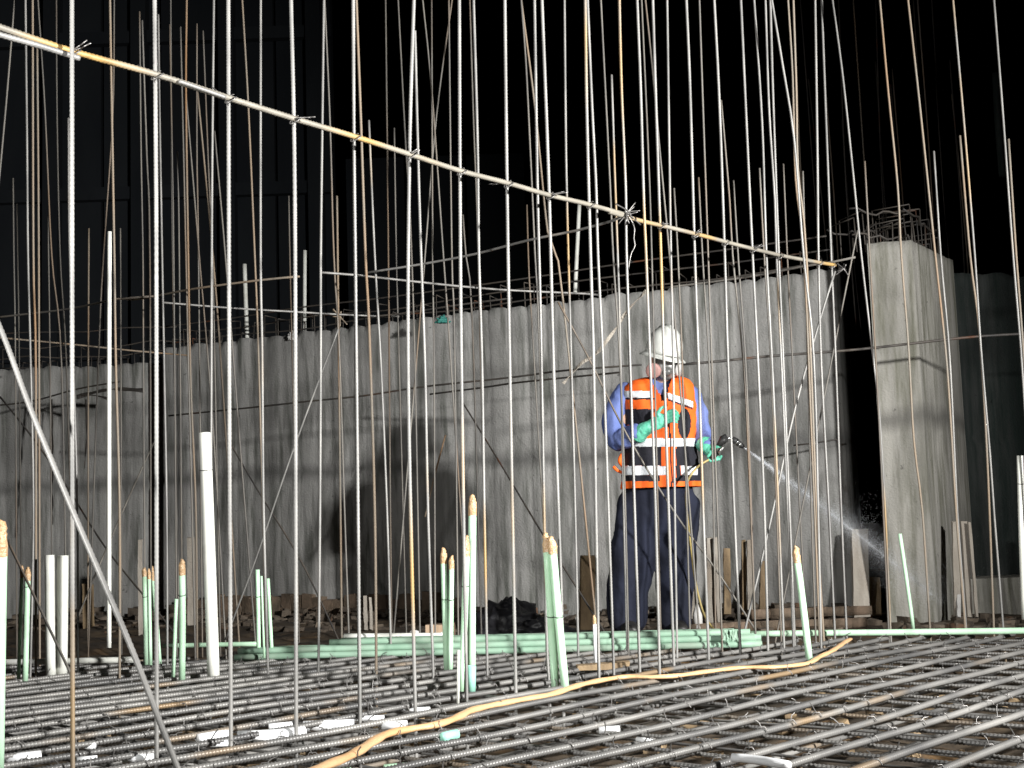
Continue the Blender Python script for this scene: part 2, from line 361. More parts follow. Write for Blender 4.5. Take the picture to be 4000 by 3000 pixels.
# ------------------------------------------------------------------ rebar mat on the floor
TA = math.atan((6500-2000)/FPX)        # mat long direction, measured from +Y
dA = np.array([math.sin(TA), math.cos(TA), 0]); dB = np.array([-math.cos(TA), math.sin(TA), 0])
def straight(Ln, r, ribbed=True, sides=6, h=.24):
    n = int(Ln/.0042) if ribbed else int(Ln/.5)
    P = np.zeros((n+1, 3)); P[:, 0] = np.linspace(-Ln/2, Ln/2, n+1); P[:, 2] = .004*np.sin(P[:, 0]*1.7)+.003*np.sin(P[:, 0]*4.1)
    rr = np.full(n+1, r*.95); rr[::3] = r*(1+h)
    return tube(P, rr if ribbed else r, sides)
def mesh_of(name, VF, m):
    me = bpy.data.meshes.new(name); me.from_pydata(VF[0].tolist(), [], VF[1]); me.materials.append(m); me.polygons.foreach_set('use_smooth', [True]*len(me.polygons)); return me
# the mat fills x,y of a region; each bar is cut to a length by choosing one of a few shared meshes
meA = [mesh_of('bar', straight(11, .0095), MT['matbar']), mesh_of('bar', straight(6.5, .0095), MT['matbar'])]
meB = [mesh_of('bar', straight(9, .0085), MT['matbar']), mesh_of('bar', straight(5.5, .0085), MT['matbar'])]
meLow = mesh_of('bar', straight(11, .009, False), MT['matbar'])
def inside(p): return 2.2 < p[1] < ledge_y(p[0])-.35 and -5 < p[0] < 6
def lay(mat_o, z, dirv, perp, sp, meshes, wob=.012, seed=1, lo=-9, hi=9):
    rs = random.Random(seed); c0 = np.array([.4, 5.0, 0]); n = 0
    yaw0 = math.atan2(dirv[1], dirv[0]); lines = []
    for k in range(int(lo/sp), int(hi/sp)):
        off = k*sp+rs.uniform(-wob, wob); o_ = c0+perp*off
        ts = [t for t in np.linspace(-9, 9, 181) if inside(o_+dirv*t)]
        if not ts: continue
        t0, t1 = min(ts), max(ts)
        if t1-t0 < .4: continue
        me, Ln = meshes
        # scale along the bar to its cut length would stretch ribs, so cut a mesh per length step
        key = round((t1-t0)*4)/4
        if key not in me: me[key] = mesh_of('bar', Ln(key), MT['matbar'])
        b = bpy.data.objects.new('bar', me[key]); C.objects.link(b); b.parent = mat_o
        mid = o_+dirv*((t0+t1)/2); b.location = (mid[0], mid[1], z+rs.uniform(-.003, .004)); b.rotation_euler = (rs.uniform(0, .4), 0, yaw0+rs.uniform(-.006, .006)); lines.append((off, t0, t1)); n += 1
    return lines
for o_ in (meA+meB+[meLow]): bpy.data.meshes.remove(o_)
upper = empty('rebar_mat', (0, 0, 0), 'dense upper mat of crossing ribbed steel bars covering the floor in front', 'rebar mat')
lower = empty('rebar_mat', (0, 0, 0), 'lower mat of crossing steel bars seen through the gaps of the upper one', 'rebar mat')
LA = lay(upper, 0.0, dA, dB, .170, ({}, lambda L_: straight(L_, .0096)), seed=11)
LB = lay(upper, -.0170, dB, dA, .168, ({}, lambda L_: straight(L_, .0062)), seed=12, wob=.02)
lay(lower, -.165, dB, dA, .30, ({}, lambda L_: straight(L_, .006, False)), seed=13, wob=.02)
lay(lower, -.184, dA, dB, .284, ({}, lambda L_: straight(L_, .0095, False)), seed=14, wob=.02)
# twisted tie wires at the crossings: countless, one part
tw = MB(); rs = random.Random(5)
for ia in range(int(-9/.17), int(9/.17)):
    for ib in range(int(-9/.168), int(9/.168)):
        p = np.array([.4, 5.0, 0])+dB*(ia*.170)+dA*(ib*.168)
        if not inside(p) or rs.random() < .12 or p[1] < 2.6: continue
        a_ = rs.uniform(0, 6.28); ln = rs.uniform(.018, .045); t_ = rs.uniform(.1, 1.1)
        d_ = np.array([math.cos(a_)*math.sin(t_), math.sin(a_)*math.sin(t_), math.cos(t_)])
        q = p+np.array([rs.uniform(-.012, .012), rs.uniform(-.012, .012), .008])
        tw.add(tube(np.array([q, q+d_*ln*.6, q+d_*ln+np.array([rs.uniform(-.01, .01), 0, -.004])]), .0019, 4, False))
        # the loop over the bar
        e1 = q+dA*.012+dB*.013*-1; e2 = q-dA*.012+dB*.013
        tw.add(tube(np.array([e1+[0, 0, -.012], e1*.5+q*.5+[0, 0, .003], e2*.5+q*.5+[0, 0, .003], e2+[0, 0, -.012]]), .0019, 4, False))
o = me_obj('tie_wires', np.vstack(tw.V).tolist(), tw.F, MT['wire'], upper); o['kind'] = 'stuff'
# mud, scraps and puddles of slurry under the mat: loose debris
db = MB()
for _ in range(900):
    x, y = rs.uniform(-4, 5), rs.uniform(2.6, 7)
    s = rs.uniform(.008, .035); R = rotz(rs.uniform(0, 6)); db.box((-s, -s*rs.uniform(.3, 1), -s*.3), (s, s*.6, s*.35), R, (x, y, -.245+rs.uniform(0, .02)), s*.25)
tag(db.build('loose_debris', MT['woodbrown'], smooth=False), kind='stuff')

# ------------------------------------------------------------------ standing rebars
# (points in photo pixels top -> bottom, base v or None with depth, radius, material, ribbed)
NEAR = [  # the near row, tied under the sloping bar
 ([(281,-200),(281,0),(282,1500),(284,3030)], 3030, 'bar'), ([(603,-200),(604,0),(609,620),(611,1120),(612,2955)], 2955, 'bar'),
 ([(891,-200),(892,0),(895,1265),(902,2905)], 2905, 'bar'), ([(1135,-200),(1137,0),(1152,814),(1157,2860)], 2860, 'bar'),
 ([(1379,-200),(1380,0),(1382,542),(1390,1265),(1406,2803)], 2803, 'bar'), ([(1622,-200),(1617,0),(1600,597),(1595,1483),(1622,2767)], 2767, 'bar'),
 ([(1793,-200),(1794,0),(1799,1085),(1808,1808),(1823,2733)], 2733, 'bar'), ([(1970,-200),(1972,0),(1981,760),(1995,1628),(2015,2700)], 2700, 'bar'),
 ([(2110,-200),(2117,0),(2144,723),(2163,1447),(2192,2300),(2200,2680)], 2680, 'bar'), ([(2280,-200),(2286,0),(2292,422),(2307,1000),(2319,1422),(2328,2000),(2340,2660)], 2655, 'bar'),
 ([(2416,-200),(2419,0),(2428,362),(2443,723),(2447,1000),(2461,1422),(2479,2000),(2499,2622)], 2622, 'bar'),
 ([(2543,-200),(2550,0),(2561,362),(2573,723),(2582,1000),(2594,1422),(2612,2000),(2633,2600)], 2600, 'bar'),
 ([(2672,-200),(2681,0),(2696,362),(2714,1000),(2729,1422),(2747,2000),(2769,2577)], 2577, 'bar'),
 ([(2780,-200),(2790,0),(2811,422),(2831,1000),(2844,1422),(2868,2000),(2893,2562)], 2562, 'bar'),
 ([(2884,-200),(2894,0),(2913,422),(2940,1000),(2961,1422),(2986,2000),(3000,2540)], 2540, 'bar'),
 ([(3003,-200),(3009,0),(3021,422),(3042,1000),(3060,1422),(3084,2000),(3105,2520)], 2520, 'bar'),
 ([(3179,-200),(3184,0),(3193,603),(3197,1000),(3208,1422),(3238,2000),(3262,2500)], 2500, 'bar'),
 ([(3206,-200),(3210,0),(3214,120),(3232,603),(3247,1000),(3265,1422),(3286,2000),(3307,2475)], 2478, 'bar')]
OTH = [  # everything behind: (pts, base_v, material, thin)
 ([(57,0),(30,330),(0,663),(-60,1300)], 2640, 'dull'), ([(99,0),(105,542),(109,1000),(118,1362),(130,2000),(118,2650)], 2650, 'bar'),
 ([(127,0),(130,1000),(139,1422),(140,2640)], 2640, 'rusty'), ([(148,0),(175,422),(202,1000),(240,1422),(262,2620)], 2560, 'dull'),
 ([(145,180),(151,1000),(155,2600)], 2600, 'rusty'), ([(220,0),(223,482),(235,1000),(259,1422),(290,2500)], 2540, 'dull'),
 ([(51,696),(54,1000),(60,1400),(66,2540)], 2540, 'dull'), ([(66,796),(75,1400),(85,2500)], 2530, 'dull'), ([(187,844),(195,1400),(205,2500)], 2520, 'dull'),
 ([(267,461),(272,1000),(300,1900),(305,2600)], 2620, 'bar'), ([(429,0),(434,301),(446,1000),(452,1422),(467,2000),(467,2650)], 2650, 'rusty'),
 ([(446,0),(440,450),(404,1000),(386,1362),(350,2400)], 2540, 'dull'), ([(347,892),(345,1400),(344,2400)], 2500, 'rusty'), ([(470,892),(472,1400),(475,2500)], 2520, 'dull'),
 ([(545,45),(551,603),(558,1000),(560,1400),(566,2500)], 2540, 'dull'), ([(555,80),(573,603),(585,1000),(590,2640)], 2610, 'dull'),
 ([(618,57),(624,482),(633,1000),(642,1482),(651,2000),(654,2600)], 2600, 'bar'), ([(663,96),(672,603),(678,1000),(690,2500)], 2560, 'dull'),
 ([(667,-60),(667,90),(674,1000),(700,2500)], 2530, 'dull'), ([(705,105),(726,1000),(735,1400),(750,2000),(762,2540)], 2560, 'dull'), ([(693,590),(700,1000),(712,2500)], 2540, 'dull'),
 ([(729,0),(726,362),(735,1000),(745,1500),(765,2000),(770,2570)], 2575, 'rusty'), ([(726,362),(778,1000),(830,1640),(880,2500)], 2540, 'dull'),
 ([(769,93),(769,603),(775,1000),(790,2500)], 2530, 'dull'), ([(793,120),(817,723),(830,1000),(860,2500)], 2525, 'dull'), ([(835,0),(829,603),(827,1000),(825,1700),(822,2600)], 2640, 'bar'),
 ([(838,512),(880,1000),(930,1640)], 2540, 'dull'), ([(772,362),(823,904),(862,1400),(930,2450)], 2515, 'rusty'), ([(946,0),(970,422),(995,1000),(1010,1400),(1040,2500)], 2530, 'rusty'),
 ([(1018,0),(1018,1000),(1024,1362),(1030,2000),(1048,2640)], 2640, 'bar'), ([(1265,0),(1259,482),(1253,1000),(1253,1362),(1250,2000),(1244,2633)], 2633, 'bar'),
 ([(1268,0),(1289,482),(1304,1000),(1325,1362),(1346,2000),(1365,2545)], 2550, 'dull'), ([(1316,765),(1319,1000),(1330,2000),(1335,2500)], 2540, 'rusty'),
 ([(1392,0),(1410,482),(1428,1000),(1443,1301),(1464,2000),(1470,2645)], 2630, 'rusty'), ([(1441,470),(1464,1000),(1488,1422),(1512,2000),(1527,2540)], 2560, 'bar'),
 ([(1506,0),(1517,1000),(1525,2000),(1530,2450)], 2515, 'dull'), ([(1555,0),(1585,573),(1600,800),(1620,1400),(1640,2450)], 2520, 'dull'),
 ([(1621,120),(1633,603),(1645,1000),(1660,1422),(1672,2000),(1693,2650)], 2650, 'bar'), ([(1686,0),(1690,1000),(1695,1400),(1700,2450)], 2510, 'dull'),
 ([(1651,0),(1687,362),(1732,1000),(1760,1400),(1830,2450)], 2510, 'dull'), ([(1766,0),(1705,452),(1660,1000),(1640,1250),(1540,2450)], 2515, 'dull'),
 ([(1753,0),(1765,1000),(1775,1300),(1790,2450)], 2520, 'dull'), ([(1835,0),(1850,482),(1868,1000),(1900,2450)], 2515, 'dull'), ([(1850,0),(1865,542),(1871,1000),(1883,1422),(1892,2000),(1904,2650)], 2650, 'bar'),
 ([(1808,838),(1820,1000),(1844,1240),(1880,2450)], 2500, 'dull'), ([(2036,0),(2054,241),(2072,603),(2090,1000),(2105,1300),(2138,2450)], 2535, 'dull'),
 ([(2036,0),(2090,422),(2139,904),(2172,1000),(2200,1180),(2330,2450)], 2500, 'rusty'), ([(2088,0),(2100,760),(2112,1265),(2133,2400),(2144,2668)], 2670, 'bar'),
 ([(2205,0),(2211,603),(2220,1000),(2232,1422),(2247,2000),(2259,2560)], 2570, 'bar'), ([(2295,0),(2313,422),(2328,723),(2336,1000),(2356,1422),(2377,2000),(2398,2639)], 2639, 'bar'),
 ([(2347,0),(2362,301),(2383,723),(2395,1000),(2422,1422),(2443,2000),(2455,2548)], 2555, 'dull'), ([(2389,292),(2401,663),(2413,1000),(2422,1300),(2437,2000),(2450,2540)], 2545, 'bar'),
 ([(2489,0),(2503,362),(2515,784),(2524,1000),(2540,1422),(2561,2000),(2577,2630)], 2630, 'bar'), ([(2506,0),(2530,542),(2546,1000),(2580,2450)], 2510, 'dull'),
 ([(2521,0),(2549,271),(2573,542),(2612,964),(2640,1300),(2730,2450)], 2520, 'dull'), ([(2606,0),(2612,422),(2621,1000),(2630,1422),(2636,2000),(2645,2555)], 2560, 'bar'),
 ([(2633,735),(2648,1000),(2663,1362),(2680,1900),(2696,2500)], 2510, 'dull'), ([(2732,0),(2744,362),(2766,1000),(2783,1500),(2802,2000),(2820,2500)], 2540, 'dull'),
 ([(2729,693),(2744,1000),(2778,1600),(2795,2450)], 2505, 'dull'), ([(2817,392),(2850,784),(2862,1000),(2904,1422),(2928,1904),(2950,2450)], 2520, 'dull'),
 ([(2865,705),(2883,1000),(2916,1482),(2945,2300),(2950,2450)], 2500, 'dull'), ([(2967,657),(2985,1000),(3015,1500),(3050,2450)], 2510, 'dull'),
 ([(2946,0),(2977,482),(2994,1000),(3020,1500),(3062,2500)], 2530, 'bar'), ([(2990,0),(3004,422),(3027,784),(3033,1000),(3056,1500),(3100,2530)], 2525, 'bar'),
 ([(3015,0),(3060,271),(3102,542),(3139,1000),(3172,1301),(3187,1603),(3196,2000),(3208,2530)], 2535, 'bar'),
 ([(3136,669),(3145,1000),(3170,2000),(3185,2450)], 2500, 'dull'), ([(3078,0),(3096,301),(3108,700),(3140,1000),(3170,1700),(3200,2450)], 2500, 'rusty'),
 ([(3099,0),(3111,362),(3117,663),(3150,1000),(3190,2000),(3215,2450)], 2510, 'rusty'),
 ([(3252,0),(3289,271),(3325,603),(3365,1000),(3407,1362),(3434,1603),(3458,2000),(3478,2450)], 2478, 'bar'), ([(3378,630),(3398,1000),(3422,1422),(3446,1900),(3470,2440)], 2480, 'dull'),
 ([(3437,0),(3470,362),(3506,723),(3521,1000),(3549,1362),(3570,1723),(3603,2000),(3632,2450)], 2475, 'rusty'), ([(3547,0),(3594,422),(3654,1000),(3693,1362),(3711,1603),(3735,2000),(3770,2450)], 2475, 'rusty'),
 ([(3723,0),(3766,482),(3808,1000),(3832,1362),(3868,1784),(3883,2000),(3919,2452)], 2475, 'bar'), ([(3883,0),(3916,422),(3958,1000),(3983,1301),(4000,1542),(4060,2450)], 2478, 'bar'),
 ([(3750,530),(3790,1000),(3826,1300),(3856,1784),(3880,2400)], 2470, 'rusty'), ([(3940,543),(3970,1000),(4000,1400),(4070,2400)], 2470, 'rusty'),
 ([(3648,590),(3675,1000),(3710,1400),(3740,2000),(3770,2400)], 2470, 'bar'),
 # faint ones far back
 ([(1540,500),(1548,1000),(1556,1300)], 2480, 'dull'), ([(1128,765),(1132,1000),(1140,1330)], 2470, 'dull'), ([(2058,800),(2066,1060),(2080,1300)], 2480, 'dull'),
 ([(3060,640),(3075,1000),(3080,1100)], 2470, 'dull'), ([(3350,900),(3300,1150)], 2470, 'dull') ]
random.seed(21)
ordw = ['leftmost', 'second', 'third', 'fourth', 'fifth', 'sixth', 'seventh', 'eighth', 'ninth', 'tenth', 'eleventh', 'twelfth', 'thirteenth', 'fourteenth', 'fifteenth', 'sixteenth', 'seventeenth', 'rightmost']
def u_at(pts, v):
    vs = [p[1] for p in pts]; us = [p[0] for p in pts]
    return float(np.interp(v, vs, us))
near_y = []; near_objs = []
def upright(pts, bv, mname, r, ribbed, name, far=None):
    """a standing bar: its foot is where the photo shows it meeting the mat, its line follows the photo"""
    ub = pts[-1][0]; Y = far if far else ground_y(ub, bv)
    P = [at_y(u, v, Y) for u, v in pts]
    if pts[0][1] <= 0:   # goes on above the frame
        d = (P[0]-P[1]).normalized(); P = [P[0]+d*random.uniform(.3, .9)]+P
    d = (P[-1]-P[-2]).normalized()
    if P[-1].z > -.2: P.append(P[-1]+d*((P[-1].z+.2)/max(.2, abs(d.z))))
    base = P[-1].copy(); V, F = bar_mesh([p-base for p in P], r, ribbed, .12)
    o = me_obj(name, V.tolist(), F, MT[mname], loc=base); return o, Y
NR = len(NEAR)
for i, (pts, bv, mn) in enumerate(NEAR):
    o, Y = upright(pts, bv, mn, .0064, True, 'vertical_rebar'); near_y.append(Y); near_objs.append(o)
    look = {0: 'bright', 4: 'pale, yellow-stained', 5: 'slightly leaning', 2: 'rust-stained'}.get(i, 'pale')
    lab = f'{look} upright rebar tied to the sloping bar, {ordw[i]}' + (' of them from the left' if 0 < i < NR-1 else ' of them all')
    tag(o, lab, 'rebar', 'upright bars of the near row')
near_u = [u_at(p, 1000) for p, _, _ in NEAR]
gaps = {}
for k, (pts, bv, mn) in enumerate(OTH): gaps.setdefault(sum(u_at(pts, 1000) > x for x in near_u), []).append(k)
lowlab = {'bar': 'light grey', 'rusty': 'rusty brown', 'dull': 'dull thin'}
other_pts = []
for g, ks in sorted(gaps.items()):
    ks.sort(key=lambda k: u_at(OTH[k][0], 1000))
    for rank, k in enumerate(ks):
        pts, bv, mn = OTH[k]; Yb = ground_y(pts[-1][0], bv)
        r = {'bar': .0058, 'rusty': .0060, 'dull': .0050}[mn]
        if Yb > 8.2 and mn == 'dull': r = .005
        o, Y = upright(pts, bv, mn, r, Yb < 6.3 and mn != 'dull', 'vertical_rebar')
        tall = pts[0][1] <= 0
        where = 'left of the first near-row bar' if g == 0 else ('right of the last near-row bar' if g == NR else f'seen just right of the {ordw[g-1] if g > 1 else "first"} near-row bar')
        pos = '' if len(ks) == 1 else (f', {ordw[rank] if rank < len(ks)-1 else "rightmost"} there')
        tag(o, f'{lowlab[mn]} {"full-height" if tall else "short-topped"} upright rebar {where}{pos}', 'rebar', 'upright bars behind the near row')

rs = random.Random(99)
for i in range(16):
    u_ = 3120+i*42+rs.uniform(-20, 20); Yf = rs.uniform(11.5, 14); vt = rs.choice((-40, rs.uniform(200, 700)))
    a_, b_ = at_y(u_-rs.uniform(10, 50), vt, Yf), at_y(u_+60, 1400, Yf); b_ = b_+(b_-a_).normalized()*.2
    V, F = bar_mesh([a_-b_, (a_+b_)/2-b_+Vector((rs.uniform(-.03, .03), 0, 0)), Vector((0, 0, 0))], .007, False, .3)
    tag(me_obj('vertical_rebar', V.tolist(), F, MT['dark' if i % 3 else 'rusty'], loc=b_), f'faint rod far back in the dark around the pillar, {ordw[i]} from the left', 'rebar', 'faint rods far behind the pillar')

# ------------------------------------------------------------------ sloping and level tied bars
def level_bar(name, pts3, r, mname, label, ribbed=True, cat='rebar', group='level bars tied across the uprights'):
    base = Vector(pts3[0]); V, F = bar_mesh([Vector(p)-base for p in pts3], r, ribbed, .1)
    o = me_obj(name, V.tolist(), F, MT[mname], loc=base); tag(o, label, cat, group); return o, base
HL = [(-160,52),(0,107),(280,200),(605,290),(890,382),(1150,464),(1385,534),(1600,603),(1800,668),(1985,716),(2144,762),(2292,797),(2440,838)]
def near_Y_at(u):  # depth of the near row under a column of the photo
    xs_ = [p[-1][0] for p, _, _ in NEAR]; inv = [1/y for y in near_y]
    c = np.polyfit(xs_, inv, 1); return 1/(c[0]*u+c[1])
h1 = [at_y(u, v, near_Y_at(u)-.016) for u, v in HL]
o1, b1 = level_bar('sloping_rebar', h1, .0098, 'warm', 'thick pale ribbed bar sloping across the upper left, tied to every near upright')
HR = [(2380,828),(2500,862),(2620,890),(2760,925),(2900,962),(3060,1000),(3180,1022),(3262,1036)]
h2 = [at_y(u, v, near_Y_at(u)-.014) for u, v in HR]
o2, b2 = level_bar('sloping_rebar', h2, .0095, 'warm', 'pale bar carrying on right from the knotted joint towards the wall end')
h3 = [at_y(u, v, near_Y_at(u)-.035) for u, v in [(-160,85),(0,136),(150,178),(310,228)]]
level_bar('sloping_rebar', h3, .0085, 'bar', 'bright lapped bar end lying under the sloping bar at the left edge')
h3 = [at_y(u, v, near_Y_at(u)-.035) for u, v in [(700,318),(800,352),(880,380)]]
level_bar('sloping_rebar', h3, .006, 'bar', 'short pale offcut lapped onto the sloping bar between the second and third near uprights')
ZH = 2.0
def zbar(px, label, mname='bar', r=.0062, z=ZH, dz=0):
    pts = [at_z(u, v, z) for u, v in px]; return level_bar('level_rebar', pts, r, mname, label, ribbed=False)
zbar([(2440,842),(2392,862),(2255,900),(2066,938),(1857,992),(1642,1033),(1433,1065)], 'pale bar running back left from the knotted joint', 'bar')
zbar([(1249,1064),(1382,1074),(1585,1096),(1794,1118),(1996,1134),(2281,1147),(2340,1152)], 'long pale level bar starting at the corner left of the fifth near upright', 'bar')
zbar([(-40,1243),(110,1226),(280,1205),(450,1170),(600,1157)], 'dull bar rising to the short bright lap at upper left', 'dull')
zbar([(445,1166),(520,1170),(600,1158),(760,1128),(1020,1094),(1170,1080)], 'brownish bar running right from the short bright lap towards two white pipes', 'rusty')
zbar([(-40,1318),(30,1322),(300,1347),(500,1368),(730,1388)], 'brown level bar ending at the tied corner above the far left wall', 'rusty')
zbar([(640,1182),(900,1203),(1150,1218),(1320,1228),(1500,1236),(1560,1237)], 'thin pale level bar tied at the rusty knot above the wall', 'bar')
zbar([(2592,1124),(2790,1100),(2980,1072),(3125,1043),(3250,1024),(3340,1005)], 'dark bar along the wall head poking out over the dark gap', 'dull')
zbar([(1400,1240),(1560,1226),(1800,1190),(2000,1165)], 'dull bar just above the middle of the long wall head', 'dark')
def wbar(px, Ya, Yb, label, mname='dark', r=.007):
    us = [p[0] for p in px]; pts = []
    for u, v in px:
        t = (u-us[0])/(us[-1]-us[0]); pts.append(at_y(u, v, 1/((1-t)/Ya+t/Yb)))
    return level_bar('level_rebar', pts, r, mname, label, ribbed=False)
wbar([(-60,1588),(120,1568),(300,1520),(470,1490)], 11.4, 10.9, 'dark bar across the far left wall above the loose strips')
wbar([(660,1624),(1000,1590),(1200,1568),(1420,1546),(1660,1510),(2000,1474),(2200,1448),(2505,1425)], 10.3, 8.4, 'upper dark bar crossing the long wall behind the uprights')
wbar([(1680,1540),(1900,1512),(2000,1497),(2200,1476),(2420,1455)], 9.8, 8.6, 'lower dark bar crossing the long wall left of the worker')
wbar([(2660,1424),(2800,1412),(3000,1392),(3270,1372),(3420,1358),(3560,1342),(3700,1326),(3850,1312),(4080,1300)], 8.1, 7.9, 'dark brown level bar crossing the dark gap and the pale pillar', 'dark', .0085)
wbar([(2700,1418),(2760,1416),(2830,1412)], 8.4, 8.3, 'short dark stub tied beside the white helmet', 'dark', .006)
wbar([(3100,1740),(3200,1728),(3270,1716)], 8.9, 8.8, 'short dark rod stuck to the wall near its right end', 'dark', .006)
wbar([(0,1440),(110,1436),(130,1432)], 11.6, 11.5, 'thin dark bar stub over the far left wall', 'dark', .006)

# tie wires on the sloping bars: parts of the bar they hold
def ties(parent, base, spots, seed):
    rs = random.Random(seed)
    for (u, v, Y) in spots:
        c = at_y(u, v, Y)-base; pts = []
        for k in range(15):
            a_ = k/14*6.28*1.6; pts.append(np.array(c)+np.array([.016*math.cos(a_)+.001*k, .011*math.sin(a_), .014*math.sin(a_+.8)-.001*k]))
        m = MB().add(tube(resample(pts, .006), .0022, 5, True))
        if rs.random() < .6:
            L_ = rs.uniform(.03, .085); s_ = rs.choice((-1, 1)); up = rs.uniform(-.015, .02)
            m.add(tube(resample([c, c+Vector((s_*L_*.5, -.01, up*.3)), c+Vector((s_*L_, -.015, up))], .02), .0022, 5))
            m.add(tube(resample([c, c+Vector((s_*L_*.4, -.012, up*.6)), c+Vector((s_*L_*.8, -.012, up*1.6))], .02), .0022, 5))
        me_obj('tie_wire', np.vstack(m.V).tolist(), m.F, MT['wire'], parent)
ties(o1, b1, [(u_at(NEAR[i][0], v), v, near_Y_at(u_at(NEAR[i][0], v))-.02) for i, v in zip(range(10), [200,290,382,464,534,603,668,716,762,797])], 3)
ties(o2, b2, [(u_at(NEAR[i][0], v), v, near_Y_at(u_at(NEAR[i][0], v))-.018) for i, v in zip((11,12,13,14,15,16,17), [878,916,946,972,998,1024,1034])], 4)
# the knot at the joint and its long hanging wire
kb = at_y(2450, 845, near_Y_at(2450)-.03); m = MB(); rs = random.Random(9)
for k in range(14):
    a0 = Vector((rs.uniform(-.03, .03), rs.uniform(-.02, .02), rs.uniform(-.03, .03))); a1 = Vector((rs.uniform(-.06, .06), rs.uniform(-.03, .02), rs.uniform(-.05, .07)))
    m.add(tube(resample([kb-a0, kb+a0*.3+Vector((0, -.02, .01)), kb+a1], .01), .0024, 5))
m.add(tube(resample([at_y(u, v, near_Y_at(2470)-.03) for u, v in [(2460,850),(2478,890),(2476,930),(2480,960),(2468,985),(2462,1005),(2455,1050)]], .01), .0030, 5))
o = m.build('wire_knot', MT['wire'], loc=kb); tag(o, 'tangled wire knot with a long loose tail where two sloping bars meet', 'wire')
kb = at_z(3285, 1045, 2.0); m = MB()
for k in range(9):
    a1 = Vector((rs.uniform(-.04, .04), rs.uniform(-.03, .02), rs.uniform(-.05, .03))); m.add(tube(resample([kb-a1*.5, kb+Vector((.01, -.015, -.01)), kb+a1], .01), .0032, 5))
tag(m.build('wire_knot', MT['wire'], loc=kb), 'wire knot tying the right end of the sloping bar above the wall end', 'wire')
kb = at_z(1322, 1232, 2.0); m = MB()
for k in range(10):
    a1 = Vector((rs.uniform(-.06, .06), rs.uniform(-.03, .02), rs.uniform(-.08, .04))); m.add(tube(resample([kb-a1*.6, kb+Vector((.01, -.01, -.01)), kb+a1], .01), .0042, 5))
tag(m.build('wire_knot', MT['rusty'], loc=kb), 'rusty wire knot on the thin level bar above the wall', 'wire')

# ------------------------------------------------------------------ diagonal braces
def brace(px, Ya, Yb, r, mname, label, ribbed=False, name='diagonal_rebar', cat='rebar', grp='diagonal braces'):
    v0, v1 = px[0][1], px[-1][1]; pts = []
    for u, v in px:
        t = (v-v0)/(v1-v0); pts.append(at_y(u, v, 1/((1-t)/Ya+t/Yb)))
    base = pts[-1].copy(); V, F = bar_mesh([p-base for p in pts], r, ribbed, .08); o = me_obj(name, V.tolist(), F, MT[mname], loc=base); return tag(o, label, cat, grp)
brace([(-160,930),(0,1280),(120,1600),(290,2010),(500,2500),(640,2860),(705,3030)], 3.7, 3.25, .0075, 'bar', 'bright thick ribbed bar slanting down across the lower left corner', True)
brace([(1322,1285),(1240,1500),(1130,1800),(1000,2180),(880,2500)], 7.0, 7.4, .0052, 'bar', 'thin pale brace slanting down left from the rusty knot')
brace([(2180,1180),(2300,1400),(2450,1700),(2640,2010),(2800,2230),(2960,2475)], 7.2, 7.3, .0055, 'dull', 'thin grey brace crossing in front of the worker')
brace([(3262,1060),(3200,1260),(3100,1620),(3000,2080),(2890,2545)], 7.2, 6.9, .0062, 'bar', 'pale brace slanting down left from the wall end')
brace([(1800,1560),(1960,1820),(2110,2070),(2300,2370),(2380,2500)], 9.2, 7.3, .0058, 'dark', 'dark brace slanting down right across the middle of the wall')
brace([(0,1550),(120,1700),(260,1900),(420,2150),(640,2420),(700,2500)], 9.8, 9.0, .0062, 'dark', 'dark brace on the left wall slanting down right')
brace([(28,2110),(120,2300),(280,2640)], 6.0, 5.2, .006, 'dull', 'thin brace slanting from the taped pipe at the left edge')
brace([(600,1730),(500,1950),(400,2180),(300,2420)], 9.0, 8.5, .006, 'dull', 'dull brace slanting down left behind the second near upright')
brace([(880,1700),(1010,1920),(1180,2200),(1350,2560)], 8.8, 7.6, .0055, 'dark', 'dark brace slanting down right behind the third near upright')
brace([(1740,1700),(1700,1850),(1660,2020)], 9.6, 9.4, .006, 'rusty', 'short bent rusty rod in front of the wall left of centre')
# the loose twisted plastic strip
def strip(px, Y0, Y1, wd, name, mname, label, cat, twist=3.0):
    pts = resample([at_y(u, v, Y0+(Y1-Y0)*i/(len(px)-1)) for i, (u, v) in enumerate(px)], .02); V = []; N = len(pts)
    for i, p in enumerate(pts):
        t = pts[min(i+1, N-1)]-pts[max(i-1, 0)]; t = t/np.linalg.norm(t); s = np.cross(t, [0, 1, 0]); s /= np.linalg.norm(s); q = np.cross(t, s)
        a_ = twist*i/N*3.14+.4*math.sin(i*.5); d_ = s*math.cos(a_)+q*math.sin(a_); n_ = np.cross(d_, t)
        for sg, tg in ((-1, -1), (1, -1), (1, 1), (-1, 1)): V.append(p+d_*wd*sg+n_*.0015*tg)
    F = [(i*4+k, i*4+(k+1) % 4, i*4+4+(k+1) % 4, i*4+4+k) for i in range(N-1) for k in range(4)]+[(0, 1, 2, 3), tuple((N-1)*4+k for k in (3, 2, 1, 0))]
    base = Vector(pts[-1]); return tag(me_obj(name, [Vector(v)-base for v in V], F, MT[mname], loc=base, smooth=False), label, cat)
strip([(2525,1135),(2450,1215),(2400,1290),(2330,1380),(2270,1420),(2200,1498)], 7.3, 7.6, .010, 'twisted_strip', 'wood', 'twisted pale strip slanting up to the right beside the helmet', 'strip', 4)
strip([(560,1525),(440,1520),(340,1540),(300,1552)], 11.2, 11.2, .02, 'bent_strip', 'dark', 'dark bent strip curling off the far left wall', 'strip', 1)
